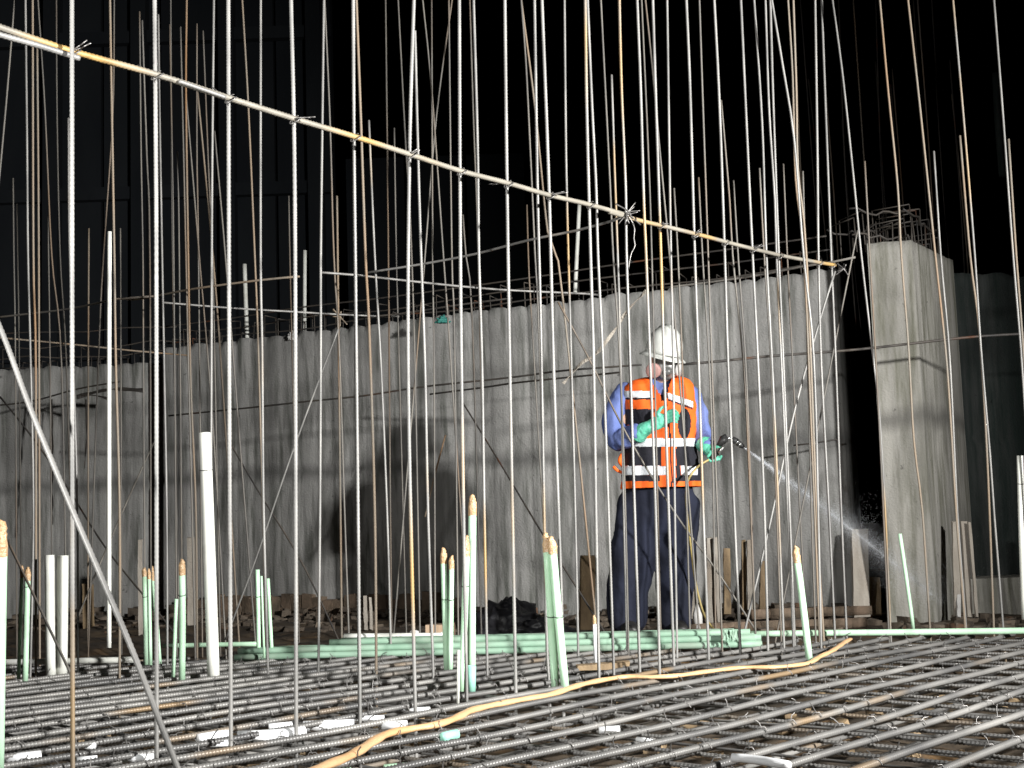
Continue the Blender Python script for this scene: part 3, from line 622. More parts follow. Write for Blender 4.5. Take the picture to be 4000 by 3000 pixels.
strip([(430,1560),(370,1545),(300,1548)], 11.2, 11.2, .014, 'bent_strip', 'dark', 'lower dark bent strip curling off the far left wall', 'strip', 1)
strip([(335,1560),(338,1700),(330,1830)], 11.3, 11.2, .008, 'hanging_rod', 'dark', 'dark rod hanging down the far left wall', 'rod', .4)
strip([(200,1560),(204,1750),(206,2050)], 11.6, 11.4, .012, 'hanging_rod', 'dark', 'long black rod standing against the far left wall', 'rod', .4)

# ------------------------------------------------------------------ upright conduits and pipes
def pipe(px, bv, wpx, mname, label, name='conduit', cat='conduit', group=None, tape=0, tie=None, Y=None, slot=False):
    Y = Y or ground_y(px[-1][0], bv)
    pts = [at_y(u, v, Y) for u, v in px]; r = wpx/2/FPX*Y; base = pts[-1].copy()
    root = empty(name, base, label, cat, group)
    V, F = hollow(resample([p-base for p in pts], .1), r, r*.14, 16); me_obj('tube', V.tolist(), F, MT[mname], root)
    top = pts[0]-base; d = (pts[0]-pts[1]).normalized()
    if tape:
        h = tape/FPX*Y; V = []; F = []; rings = 12; sd = 14; s_ = random.random()*40
        rr_l = [(-.55, 1.06), (-.3, 1.08), (-.05, 1.1), (.1, 1.12), (.25, 1.02), (.4, 1.05), (.55, .82), (.7, .88), (.82, .6), (.92, .62), (1.0, .3), (1.03, .02)]
        for i, (hh, rr) in enumerate(rr_l):
            for k in range(sd):
                a_ = k/sd*6.283; w_ = 1+.28*noise.noise(Vector((math.cos(a_)*1.6, math.sin(a_)*1.6+s_, hh*3)))*(1 if hh > 0 else .15)
                c = top+d*(h*hh)+Vector((.35*r*noise.noise(Vector((s_, hh*2, 0)))*max(0, hh)*2, 0, 0))
                V.append(c+Vector((math.cos(a_)*r*rr*w_, math.sin(a_)*r*rr*w_, h*.08*noise.noise(Vector((a_, s_, hh*4))))))
        F = [(i*sd+k, i*sd+(k+1) % sd, (i+1)*sd+(k+1) % sd, (i+1)*sd+k) for i in range(len(rr_l)-1) for k in range(sd)]
        me_obj('tape_wrap', V, F, MT['tape'], root)
    if tie:
        t = (tie-px[0][1])/(px[-1][1]-px[0][1]); c = (pts[0]*(1-t)+pts[-1]*t)-base
        a_ = np.linspace(0, 6.283, 15); P = np.array([[c.x+math.cos(x)*r*1.07, c.y+math.sin(x)*r*1.07, c.z+.004*math.sin(x)] for x in a_])
        me_obj('tie_ring', *[x if isinstance(x, list) else x.tolist() for x in tube(P, .0018, 5)], MT['blackrub'], root)
    return root
G1 = 'green conduits standing up from the mat'
pipe([(6,2125),(0,2500),(-8,3010)], 3010, 44, 'green', 'thick green conduit with taped top at the left edge of the picture', tape=90, group=G1)
pipe([(800,1690),(812,2000),(835,2652)], 2652, 47, 'white', 'tall wide cream pipe standing beside the third near upright', 'pipe', 'pipe', tie=1838)
pipe([(194,2168),(196,2400),(200,2644)], 2644, 37, 'white', 'left one of two short wide white pipes standing side by side', 'pipe', 'pipe')
pipe([(245,2170),(243,2400),(240,2642)], 2640, 44, 'white', 'right one of two short wide white pipes, with a buff side', 'pipe', 'pipe')
pipe([(428,905),(426,1500),(426,2530)], 2640, 17, 'white', 'long thin white pipe standing at left, nearly up to the sloping bar', 'pipe', 'pipe', Y=6.2)
pipe([(86,2240),(72,2658)], 2658, 14, 'green', 'thin left conduit of the taped pair near the left edge', tape=30, group=G1)
pipe([(108,2250),(98,2660)], 2660, 22, 'green', 'right conduit of the taped pair near the left edge', tape=34, group=G1, tie=2290)
pipe([(564,2240),(571,2600)], 2600, 17, 'green', 'leftmost of three conduits behind the second near upright', tape=22, group=G1, tie=2330)
pipe([(582,2248),(588,2598)], 2602, 14, 'green', 'middle of three conduits behind the second near upright', tape=26, group=G1, Y=6.6)
pipe([(598,2248),(624,2596)], 2596, 16, 'green', 'rightmost of three conduits behind the second near upright', tape=36, group=G1)
pipe([(689,2340),(676,2655)], 2655, 14, 'green', 'shorter thin conduit left of the single brown-topped one', group=G1)
pipe([(711,2225),(713,2400),(711,2660)], 2660, 25, 'green', 'single conduit with ragged brown top between second and third near uprights', tape=40, group=G1, tie=2325)
pipe([(1006,2225),(1011,2575)], 2575, 17, 'green', 'left one of three thin conduits right of the cream pipe', group=G1, tie=2330)
pipe([(1021,2250),(1032,2570)], 2572, 9, 'green', 'narrow middle one of three thin conduits right of the cream pipe', group=G1, Y=6.9)
pipe([(1046,2260),(1063,2575)], 2574, 15, 'green', 'right one of three thin conduits right of the cream pipe', group=G1)
pipe([(1733,2180),(1746,2616)], 2616, 25, 'green', 'left conduit of the taped pair left of the tallest green conduit', tape=40, group=G1, tie=2340)
pipe([(1764,2205),(1759,2616)], 2618, 20, 'green', 'right conduit of the taped pair left of the tallest green conduit', tape=34, group=G1, tie=2342)
pipe([(1846,1985),(1843,2300),(1842,2692)], 2692, 31, 'green', 'tallest green conduit with crumpled tape top in the middle of the mat', tape=52, group=G1)
pipe([(1842,2600),(1840,2700)], 2700, 35, 'teal', 'short teal sleeve round the foot of the tallest green conduit', 'conduit_sleeve', 'sleeve')
pipe([(1822,2145),(1815,2400),(1803,2700)], 2700, 26, 'green', 'taped conduit leaning against the tallest green conduit', tape=52, group=G1, tie=2290)
pipe([(1792,2540),(1789,2748)], 2740, 11, 'white', 'short white slat standing at the foot of the tallest conduit', 'pipe', 'pipe')
pipe([(2136,2130),(2152,2400),(2170,2692)], 2692, 31, 'green', 'left conduit of the pair splayed at the foot, right of centre', tape=48, group=G1, tie=2409)
pipe([(2158,2140),(2180,2400),(2208,2690)], 2694, 32, 'green', 'right conduit of the pair splayed at the foot, right of centre', tape=44, group=G1, tie=2410)
pipe([(3112,2175),(3135,2350),(3162,2582)], 2582, 27, 'green', 'lone leaning conduit with brownish taped head at right', group=G1, tape=42)
pipe([(3515,2085),(3542,2270),(3569,2458)], 2470, 15, 'green', 'thin lone conduit leaning in front of the pale pillar', group=G1)
pipe([(3984,1780),(3992,2100),(4004,2420)], 2475, 24, 'white', 'white pipe standing at the right edge of the picture', 'pipe', 'pipe', tie=1890)
pipe([(2322,2425),(2324,2500),(2327,2590)], 2600, 14, 'scrap', 'short white and orange peg standing on the mat', 'peg', 'peg', tape=22)
pipe([(955,1032),(960,1180),(966,1345)], 0, 17, 'white', 'left dim white pipe rising above the long wall', 'pipe', 'pipe', Y=11.9)
pipe([(1191,978),(1190,1150),(1190,1300)], 0, 15, 'white', 'right dim white pipe rising above the left half of the long wall', 'pipe', 'pipe', Y=11.6)
pipe([(2263,800),(2255,960),(2246,1150)], 0, 16, 'white', 'tapered dim white pipe rising behind the wall near the knotted joint', 'pipe', 'pipe', Y=10.6)
pipe([(3888,285),(3898,480),(3915,690)], 0, 26, 'darkwall', 'dim grey post high in the dark at upper right', 'post', 'post', Y=14)

# ------------------------------------------------------------------ green conduits lying in a stack, long pipe lines
rs = random.Random(31)
def lying(pa, pb, r, mname, label, sag=0, name='lying_conduit', cat='conduit', group=None):
    a_, b_ = Vector(pa), Vector(pb); pts = [a_.lerp(b_, t)+Vector((0, .012*noise.noise(Vector((t*3, r*900, 1))), sag*math.sin(t*3.14))) for t in np.linspace(0, 1, 7)]
    V, F = hollow(resample([p-a_ for p in pts], .15), r, r*.15, 12); o = me_obj(name, V.tolist(), F, MT[mname], loc=a_); return tag(o, label, cat, group)
Rg = .0165; names = ['bottom', 'middle', 'top']; wherel = ['front', 'middle', 'back']
for layer in range(3):
    for k in range(3-(layer > 2)):
        x0 = at_y(905+rs.uniform(0, 60)+(0 if layer < 2 else 360), 2530, 6.9).x; x1 = at_y((2960 if layer < 2 else 2930)-rs.uniform(0, 70), 2530, 6.9).x
        y0 = 6.72+k*.036+layer*.018; z = -.002+Rg+layer*.0285
        lying((x0, y0+.25, z), (x1, y0+rs.uniform(-.01, .01), z+rs.uniform(-.002, .002)), Rg, 'greendim', f'dusty green conduit lying in the long stack before the worker, {names[layer]} layer, {wherel[k]} one', group='green conduits lying in the long stack')
p_ = at_y(1340, 2490, 7.1); q_ = at_y(1760, 2490, 7.05)
lying((p_.x, 7.14, .088), (q_.x, 7.08, .078), .018, 'white', 'pale pipe lying on the left end of the green stack', name='lying_pipe', cat='pipe')
a_ = at_z(2935, 2484, .02); b_ = at_z(4180, 2470, .02)
lying((a_.x, a_.y, .03), (b_.x, b_.y, .03), .0165, 'green', 'long pale green conduit lying along the far edge of the mat at right', group='long conduits lying along the mat edge')
a_ = at_z(-80, 2597, .02); b_ = at_z(520, 2585, .02)
lying((a_.x, a_.y, .03), (b_.x, b_.y, .03), .0155, 'white', 'pale pipe lying across the far left of the mat', name='lying_pipe', cat='pipe')
a_ = at_z(640, 2533, .02); b_ = at_z(1010, 2526, .02)
lying((a_.x, a_.y, .035), (b_.x, b_.y, .035), .013, 'green', 'thin green conduit lying left of the long stack', group='long conduits lying along the mat edge')
# grey spall: torn plaster-like sheet hanging over the stack's right end
# white pipes and sheets under the top mat, showing through the gaps
def under(px, z, r, mname, label, name='white_offcut', cat='pipe'):
    pts = [at_z(u, v, z) for u, v in px]; base = pts[0].copy(); V, F = tube(resample([p-base for p in pts], .05), r, 10); return tag(me_obj(name, V.tolist(), F, MT[mname], loc=base), label, cat, 'white offcuts lying between the mat bars')
ZU = -.010
under([(20,2966),(160,2952)], ZU, .016, 'scrap', 'white offcut lowest at the left edge of the mat')
under([(290,2915),(372,2914)], ZU, .010, 'scrap', 'small white offcut right of the first near upright foot')
under([(300,2968),(380,2962)], ZU, .009, 'scrap', 'thin white sliver at the bottom left of the mat')
under([(480,2966),(600,2960)], ZU, .013, 'scrap', 'white offcut left of the slanting bar foot')
under([(775,2885),(850,2872),(905,2868)], ZU, .015, 'scrap', 'white offcut left of the third near upright foot')
under([(805,2910),(890,2902)], ZU, .010, 'scrap', 'thin white offcut below the third near upright')
under([(930,2880),(1060,2875),(1190,2862)], ZU, .021, 'scrap', 'thick bright white offcut between third and fourth near uprights')
under([(1050,2840),(1140,2832)], ZU, .012, 'scrap', 'small white offcut left of the fourth near upright foot')
under([(1185,2838),(1290,2834),(1380,2832)], ZU, .019, 'scrap', 'bright white offcut between fourth and fifth near uprights')
under([(1350,2808),(1500,2806)], ZU, .011, 'scrap', 'thin white offcut right of the fifth near upright foot')
under([(1480,2834),(1590,2832)], ZU, .015, 'scrap', 'white offcut before the sixth near upright')
under([(1560,2775),(1680,2772)], ZU, .010, 'scrap', 'white sliver at the foot of the sixth near upright')
under([(2340,2852),(2420,2848)], ZU, .011, 'scrap', 'dull white offcut right of centre on the mat')
under([(2490,2888),(2545,2896)], .0, .008, 'scrap', 'tiny white offcut lying on the mat right of centre')
under([(2860,2960),(2900,2962),(3000,2975),(3080,2990)], ZU+.03, .0115, 'scrap', 'bent white tube lying between the bars at lower right')
under([(1730,2882),(1760,2872),(1785,2868)], ZU, .016, 'teal', 'mint green scrap under the orange hose', 'green_offcut')
under([(1290,2995),(1370,2990)], ZU, .014, 'green', 'mint green scrap at the bottom edge below the orange hose', 'green_offcut')
under([(1500,3000),(1600,2992)], ZU, .010, 'green', 'small mint green sliver at the bottom edge', 'green_offcut')

# orange flat hose winding over the mat
hp = [(1180,3035),(1250,3000),(1380,2945),(1500,2872),(1600,2848),(1700,2832),(1780,2805),(1850,2772),(2010,2738),(2150,2713),(2280,2672),(2430,2645),(2540,2645),(2640,2640),(2760,2624),(2900,2608),(3030,2606),(3150,2592),(3200,2566),(3250,2542),(3300,2508),(3322,2496)]
pts = [at_z(u, v, .020 if u < 3150 else .02+(u-3150)*.00012) for u, v in hp]; base = pts[0].copy()
rp = resample([p-base for p in pts], .03); N = len(rp)
V, F = tube(rp, np.interp(np.arange(N), [0, N*.35, N*.7, N], [.019, .017, .014, .013])*(1+.10*np.sin(np.arange(N)*1.1)), 10, flat=.6)
tag(me_obj('flat_hose', V.tolist(), F, MT['orangetube'], loc=base), 'orange flattened hose winding over the mat from bottom centre to the right', 'hose')
# brown timber strip on the mat
m = MB(); a_ = at_z(2255, 2603, .02); b_ = at_z(2466, 2606, .02); m.box((a_.x, a_.y-.03, .006), (b_.x, a_.y+.04, .03), jit=.006)
tag(m.build('timber_strip', MT['woodbrown'], smooth=False, loc=(a_.x, a_.y, 0)), 'rough brown timber strip lying on the mat right of centre', 'timber')

# ------------------------------------------------------------------ boards, rubble and sacks at the wall foot
def board(u0, v0, u1, v1, wpx, Y, mname, label, th=.03, name='timber_board', cat='board'):
    """a board standing or leaning; (u0,v0) top, (u1,v1) foot"""
    a_ = at_y(u0, v0, Y+.10); b_ = at_y(u1, v1, Y); w_ = wpx/2/FPX*Y
    m = MB(); d = (a_-b_); n = 7; V = []
    for i in range(n):
        c = b_+d*(i/(n-1)); j = [random.uniform(-.003, .003) for _ in range(4)]
        tz = [random.uniform(-.008, .008) for _ in range(4)] if i in (0, n-1) else [0]*4
        V += [c+Vector((-w_+j[0], 0, tz[0])), c+Vector((w_+j[1], 0, tz[1])), c+Vector((w_+j[2], th, tz[2])), c+Vector((-w_+j[3], th, tz[3]))]
    F = [(i*4+k, i*4+(k+1) % 4, i*4+4+(k+1) % 4, i*4+4+k) for i in range(n-1) for k in range(4)]+[(3, 2, 1, 0), tuple((n-1)*4+k for k in range(4))]
    o = me_obj(name, [v-b_ for v in V], F, MT[mname], loc=b_, smooth=False)
    o.data.polygons.foreach_set('use_smooth', [False]*len(F)); return tag(o, label, cat, 'boards leaning at the wall foot')
board(2703, 2140, 2708, 2420, 34, 8.9, 'wood', 'grey board just right of the worker, partly hidden by uprights')
board(2771, 2098, 2778, 2432, 25, 8.75, 'wood', 'pale grey narrow board, left one of two tall ones right of the worker')
board(2799, 2100, 2812, 2440, 17, 8.7, 'wood', 'pinkish narrow board, right one of two tall ones right of the worker')
board(2840, 2142, 2842, 2400, 26, 8.9, 'woodbrown', 'short brown board among the boards right of the worker')
board(2906, 2112, 2908, 2400, 16, 8.95, 'woodbrown', 'dark brown narrow board beside a grey one near mid wall')
board(2929, 2110, 2932, 2400, 22, 8.9, 'wood', 'grey narrow board beside a dark brown one near mid wall')
board(2985, 2190, 2980, 2390, 26, 9.0, 'woodbrown', 'reddish board below the slanting brace right of the worker')
board(3360, 2070, 3368, 2412, 62, 8.75, 'wood', 'wide pale board standing at the dark gap', .05)
board(3418, 2252, 3422, 2412, 40, 8.85, 'woodbrown', 'short brown board beside the wide pale board')
board(3732, 2036, 3742, 2410, 24, 8.45, 'wood', 'thin grey board leaning on the pale pillar', .02)
board(3766, 2034, 3790, 2412, 22, 8.4, 'wood', 'pale yellowish board leaning on the pillar, middle one of three', .02)
board(3788, 2040, 3818, 2410, 10, 8.35, 'wood', 'narrow pale slat leaning on the pillar, rightmost of three', .02)
board(3745, 2290, 3748, 2410, 14, 8.4, 'paper', 'very short pale board at the foot of the pale pillar', .02)
board(2298, 2172, 2292, 2462, 62, 8.5, 'woodbrown', 'brown splintered plywood board left of the worker', .02)
board(1615-190, 2330, 1430, 2460, 14, 9.6, 'wood', 'small pale slat at the wall foot in the worker\'s shadow', .02)
board(1447, 2335, 1450, 2460, 10, 9.6, 'wood', 'thin slat beside another at the wall foot in the worker\'s shadow', .02)
board(748, 2100, 752, 2560, 36, 10.2, 'wood', 'dim grey board standing between second and third near uprights', .03)
board(545, 2110, 548, 2480, 14, 9.8, 'wood', 'dim narrow board behind the three taped conduits', .03)
board(341, 2280, 345, 2500, 40, 10.5, 'woodbrown', 'reddish brown board at the foot of the far left wall', .03)
m = MB(); a_ = at_y(2722, 2360, 8.3); m.add(tube(np.array([[a_.x, 8.3, -.02], [a_.x, 8.3, .06], [a_.x, 8.3, .14]]), np.array([.032, .030, .003]), 10))
tag(m.build('paper_cone', MT['paper'], loc=(a_.x, 8.3, 0)), 'small white cone on the ledge right of the worker\'s boot', 'cone')
# bricks lying along the wall foot: things one can tell apart
def rough_block(sx, sy, sz, jit):
    m = MB(); m.box((-sx, -sy, 0), (sx, sy, sz), jit=jit); return np.vstack(m.V), m.F
brs = [mesh_of('brick', rough_block(.105, .05, .058, .006), MT['brick']) for _ in range(4)]
spots = [(u, v) for u in range(2770, 3440, 78) for v in (2445,)]+[(u, 2412) for u in range(2960, 3440, 96)]
for i, (u, v) in enumerate(spots):
    p = at_z(u+random.uniform(-16, 16), v, .0); o = bpy.data.objects.new('brick', brs[i % 4]); C.objects.link(o)
    lv = 0 if v > 2430 else .0
    o.location = (p.x, 8.32 if v > 2430 else 8.5, -.05+(0 if v > 2430 else .062)); o.rotation_euler = (0, 0, random.uniform(-.25, .25))
    tag(o, f'muddy brown brick in the {"lower" if v > 2430 else "upper"} row right of the worker, {ordw[i if v > 2430 else i-9]} from the left', 'brick', 'bricks along the wall foot')
rb = MB(); rs = random.Random(77)
dW = (pR-pL).normalized()
for i in range(620):
    t = rs.random(); p = pL.lerp(pR, t); s = rs.uniform(.012, .05)*(1 if rs.random() < .9 else 1.5); off = rs.random()**1.6*1.1
    z = -.06+max(0, .10-off*.12)*rs.random()
    rb.box((-s, -s*rs.uniform(.5, .9), 0), (s, s*.8, s*rs.uniform(.5, 1.1)), rotz(rs.uniform(0, 6)), (p.x-.35*off, p.y-.06-off, z), s*.3)
for i in range(260):
    t = rs.random(); s = rs.uniform(.015, .06); x = q0.x+(2.9)*t; off = rs.random()*1.6
    rb.box((-s, -s, 0), (s, s*.8, s*rs.uniform(.5, 1.1)), rotz(rs.uniform(0, 6)), (x, 11.7-off, -.06+max(0, .1-off*.08)*rs.random()), s*.3)
for i in range(120):
    s = rs.uniform(.012, .05); x = rs.uniform(2.2, 3.9); rb.box((-s, -s, 0), (s, s*.8, s), rotz(rs.uniform(0, 6)), (x, rs.uniform(7.6, 8.9), -.06), s*.3)
tag(rb.build('rubble', MT['rubble'], smooth=False), kind='stuff')
# low broken brick course under the left part of the wall
m = MB(); rs = random.Random(41); root = empty('brick_course', (pL.x, pL.y, 0), 'low broken course of brown blocks under the left part of the long wall', 'brick course')
for i in range(26):
    t = .06+i*.0172; p = pL.lerp(pR, t); mm = MB(); h = rs.uniform(.10, .17)
    ang = math.atan2(dW.y, dW.x); mm.box((-.05, -.06, -.05), (.045, .0, h), rotz(ang), (p.x-pL.x-.02, p.y-pL.y-.05, 0), .010)
    me_obj('block', np.vstack(mm.V).tolist(), mm.F, MT['brick'], root, smooth=False)
# lumpy helper: noise-displaced ellipsoid
def lump(c, rx, ry, rz, seed, amp=.25, freq=2.2, nu=40, nv=20, half=True):
    V = []; 
    for j in range(nv+1):
        ph = (j/nv)*(math.pi/2 if half else math.pi)
        for i in range(nu):
            th = i/nu*6.2832; d = Vector((math.sin(ph)*math.cos(th), math.sin(ph)*math.sin(th), math.cos(ph)))
            k = 1+amp*noise.noise(d*freq+Vector((seed, 0, 0)))+amp*.5*noise.noise(d*freq*2.7+Vector((seed, 3, 0)))
            V.append((c[0]+d.x*rx*k, c[1]+d.y*ry*k, c[2]+d.z*rz*k))
    F = [(j*nu+i, j*nu+(i+1) % nu, (j+1)*nu+(i+1) % nu, (j+1)*nu+i)[::-1] for j in range(nv) for i in range(nu)]
    return np.array(V), F
p = at_y(1985, 2440, 8.9); V, F = lump((0, 0, 0), .24, .18, .21, 3, .35)
tag(me_obj('tarp_heap', V.tolist(), F, MT['tarp'], loc=(p.x, 8.9, -.06)), 'black crumpled tarpaulin heap at the wall foot left of the worker', 'tarpaulin')
p = at_y(2110, 2470, 8.7); V, F = lump((0, 0, 0), .2, .14, .11, 8, .35)
tag(me_obj('tarp_heap', V.tolist(), F, MT['tarp'], loc=(p.x, 8.6, -.06)), 'lower flat black heap between the tarpaulin and the brown board', 'tarpaulin')
# paper sack and carton
p = at_y(1618, 2478, 7.6); V, F = lump((0, 0, 0), .055, .05, .105, 5, .12, half=True)
tag(me_obj('paper_sack', V.tolist(), F, MT['paper'], loc=(p.x, 7.6, -.03)), 'crumpled whitish paper sack behind the green stack', 'sack')
pa, pb = at_y(1662, 2475, 7.7), at_y(1775, 2475, 7.7); root = empty('carton', ((pa.x+pb.x)/2, 7.7, -.03), 'buff carton with a blue disc and pale panel behind the green stack', 'carton')
hw = (pb.x-pa.x)/2; m = MB(); m.box((-hw, 0, 0), (hw, .14, .125), jit=.003); me_obj('box', np.vstack(m.V).tolist(), m.F, MT['card'], root, smooth=False)
V = [(-hw*.42+.024*math.cos(a), -.004, .055+.024*math.sin(a)) for a in np.linspace(0, 6.283, 24, endpoint=False)]; V += [(x, -.008, z) for x, _, z in V]
F = [list(range(24))[::-1], list(range(24, 48))]+[(k, (k+1) % 24, 24+(k+1) % 24, 24+k) for k in range(24)]
me_obj('printed_disc', V, F, MT['blueprint'], root, smooth=False)
m = MB(); m.box((hw*.05, -.009, .01), (hw*.92, -.004, .085)); me_obj('printed_panel', np.vstack(m.V).tolist(), m.F, MT['paper'], root, smooth=False)
p = at_y(1735, 1250, 9.9); V, F = lump((0, 0, 0), .05, .03, .05, 12, .6, 3)
tag(me_obj('rag', V.tolist(), F, MT['cloth'], loc=at_y(1730, 1262, 10.0)), 'teal rag caught on the top of the long wall', 'rag')
V, F = lump((0, 0, 0), .04, .03, .07, 14, .5, 3)
tag(me_obj('plastic_scrap', V.tolist(), F, MT['paper'], loc=at_y(1143, 1330, 11.1)), 'pale crumpled scrap on the left top of the long wall', 'scrap')
# torn green sheet at the right end of the stack
sh = MB(); rs = random.Random(3); a0 = at_y(2790, 2478, 6.95); N1, N2 = 26, 10; V = []
for j in range(N2+1):
    for i in range(N1+1):
        x = a0.x+.0013*2.3*i*1.0; lim = 1-.35*abs(noise.noise(Vector((i*.5, 2, 0))))*2; lim = .6+.55*noise.noise(Vector((i*.45, 2, 0)))+.4*noise.noise(Vector((i*1.3, 7, 0))); z = .092-.085*j/N2*lim
        V.append((x, 6.685-.03*min(1, j/N2*1.5)+.010*noise.noise(Vector((i*.35, j*.3, 0)))+.004*noise.noise(Vector((i*.9, j*.9, 4))), z))
F = [(j*(N1+1)+i, j*(N1+1)+i+1, (j+1)*(N1+1)+i+1, (j+1)*(N1+1)+i) for j in range(N2) for i in range(N1)]
tag(me_obj('torn_sheet', V, F, MT['greendim']), 'torn pale green sheet over the right end of the conduit stack', 'sheet')

# ------------------------------------------------------------------ the worker
YP = 7.72
PB = at_y(2555, 2462, YP); ORG = Vector((PB.x, YP, -.03))
person = empty('person', ORG, 'worker in white hard hat, respirator, orange and black safety vest and green gloves, spraying', 'person')
def W(u, v, dy=0.0): return at_y(u, v, YP+dy)-ORG
def S(px): return px/FPX*YP
def ell(path, rx, ry, sides=20):
    """elliptic tube with caps rounded, rx along image X and ry along Y for upright paths"""
    P = resample(path, .03); N = len(P); n0 = len(path)
    tt = np.linspace(0, 1, N); ts = np.linspace(0, 1, n0); RX = np.interp(tt, ts, rx); RY = np.interp(tt, ts, ry)
    T = np.gradient(P, axis=0); T /= np.linalg.norm(T, axis=1)[:, None]
    Y = np.array([0, 1., 0]); A = np.cross(T, Y); A /= np.linalg.norm(A, axis=1)[:, None]; B = np.cross(A, T)
    # round the ends
    ext = [(-.6, .5), (-.35, .85)]; rings = []
    r0_ = (RX[0]+RY[0])/2; r1_ = (RX[-1]+RY[-1])/2
    for d_, s_ in ext: rings.append((P[0]+T[0]*d_*r0_, A[0], B[0], RX[0]*s_, RY[0]*s_))
    for i in range(N): rings.append((P[i], A[i], B[i], RX[i], RY[i]))
    for d_, s_ in ext[::-1]: rings.append((P[-1]-T[-1]*d_*r1_, A[-1], B[-1], RX[-1]*s_, RY[-1]*s_))
    V = []; a = np.linspace(0, 2*np.pi, sides, endpoint=False)
    for c, A_, B_, x_, y_ in rings:
        for k in a: V.append(c+A_*math.cos(k)*x_+B_*math.sin(k)*y_)
    n = len(rings); F = [(i*sides+k, i*sides+(k+1) % sides, (i+1)*sides+(k+1) % sides, (i+1)*sides+k) for i in range(n-1) for k in range(sides)]
    F += [tuple(range(sides))[::-1], tuple((n-1)*sides+k for k in range(sides))]
    return np.array(V), [list(f) for f in F]
def ball(c, r, seg=20):
    V = []; rr = np.broadcast_to(np.array(r, float), 3)
    for j in range(seg//2+1):
        ph = j/(seg//2)*math.pi
        for i in range(seg): th = i/seg*6.2832; V.append((c[0]+rr[0]*math.sin(ph)*math.cos(th), c[1]+rr[1]*math.sin(ph)*math.sin(th), c[2]+rr[2]*math.cos(ph)))
    return np.array(V), [[j*seg+i, (j+1)*seg+i, (j+1)*seg+(i+1) % seg, j*seg+(i+1) % seg] for j in range(seg//2) for i in range(seg)]
def fuse(name, shapes, voxel, m, parent, smooth_it=3, folds=0.0, fscale=9, fstretch=(1, 1, 1), mod=None):
    mb = MB()
    for s_ in shapes: mb.add(s_)
    o = me_obj(name, np.vstack(mb.V).tolist(), mb.F, m, None)
    r = o.modifiers.new('r', 'REMESH'); r.mode = 'VOXEL'; r.voxel_size = voxel
    s_ = o.modifiers.new('s', 'SMOOTH'); s_.iterations = smooth_it; s_.factor = .5
    dg = bpy.context.evaluated_depsgraph_get(); me = bpy.data.meshes.new_from_object(o.evaluated_get(dg)); old = o.data
    bpy.data.objects.remove(o); bpy.data.meshes.remove(old)
    if folds:
        for v in me.vertices:
            q = Vector((v.co.x*fstretch[0], v.co.y*fstretch[1], v.co.z*fstretch[2]))*fscale
            k = noise.noise(q)+.5*noise.noise(q*2.3); k = -abs(k)*1.5+.4
            v.co += v.normal*k*folds
    me.name = name; me.materials.clear(); me.materials.append(m); me.polygons.foreach_set('use_smooth', [True]*len(me.polygons))
    ob = bpy.data.objects.new(name, me); C.objects.link(ob); ob.parent = parent; return ob
# joints (from the photo)
hipL, hipR = W(2490, 1990), W(2650, 1990); kneeL, kneeR = W(2465, 2200, -.02), W(2640, 2200, .01); ankL, ankR = W(2455, 2420), W(2640, 2420, .03)
shL, shR = W(2440, 1535), W(2705, 1545); elL, elR = W(2408, 1722, -.02), W(2742, 1700, .0)
wrL, wrR = W(2510, 1685, -.20), W(2765, 1752, -.12); neck = W(2578, 1490); head = W(2588, 1424, -.045)
tor = [W(2575, 1985), W(2577, 1850), W(2578, 1700), W(2572, 1570), W(2572, 1515)]
# the body under the clothes: one continuous surface
HEADR = Vector((S(56), S(60), S(74)))
body_shapes = [ell(tor, [S(100), S(98), S(98), S(112), S(70)], [.10, .10, .11, .10, .07]), ell([W(2575, 1530), W(2582, 1450, -.03)], [S(34), S(32)], [S(36), S(34)]),
    ball(head, HEADR), ball(head+Vector((.005, -.02, -.045)), (S(36), S(46), S(38))), ball(head+Vector((.014, -.085, -.012)), (.012, .020, .022), 12),
    ball(head+Vector((-.068, .01, -.01)), (.012, .016, .028), 12), ball(head+Vector((.072, .015, -.01)), (.012, .016, .028), 12),
    ell([shL, elL], [.05, .038], [.05, .038]), ell([elL, wrL], [.036, .026], [.036, .026]), ell([shR, elR], [.05, .038], [.05, .038]), ell([elR, wrR], [.036, .026], [.036, .026]),
    ell([tor[0], hipL, kneeL], [.08, .08, .055], [.08, .08, .055]), ell([kneeL, ankL], [.055, .038], [.055, .038]), ell([tor[0], hipR, kneeR], [.08, .08, .055], [.08, .08, .055]), ell([kneeR, ankR], [.055, .038], [.055, .038])]
fuse('body', body_shapes, .010, MT['skin'], person, 2)
# shirt
fuse('shirt', [ell(tor[1:], [S(112), S(112), S(124), S(82)], [.12, .125, .115, .08]), ell([shL+Vector((.02, 0, .01)), W(2400, 1630, .0), elL+Vector((.004, 0, 0))], [.072, .072, .066], [.075, .07, .062]),
    ell([elL, (elL+wrL)/2, wrL+Vector((-.02, .02, 0))], [.066, .060, .05], [.062, .055, .045]), ell([shR+Vector((-.02, 0, .01)), W(2728, 1630, .0), elR], [.066, .062, .058], [.07, .066, .06]),
    ell([elR, (elR+wrR)/2, wrR], [.058, .052, .045], [.058, .05, .045]), ell([W(2545, 1515, -.03), W(2580, 1500, .03), W(2612, 1512, -.03)], [.022]*3, [.03]*3)], .011, MT['shirt'], person, 3, .012, 11, (1, 1, .7))
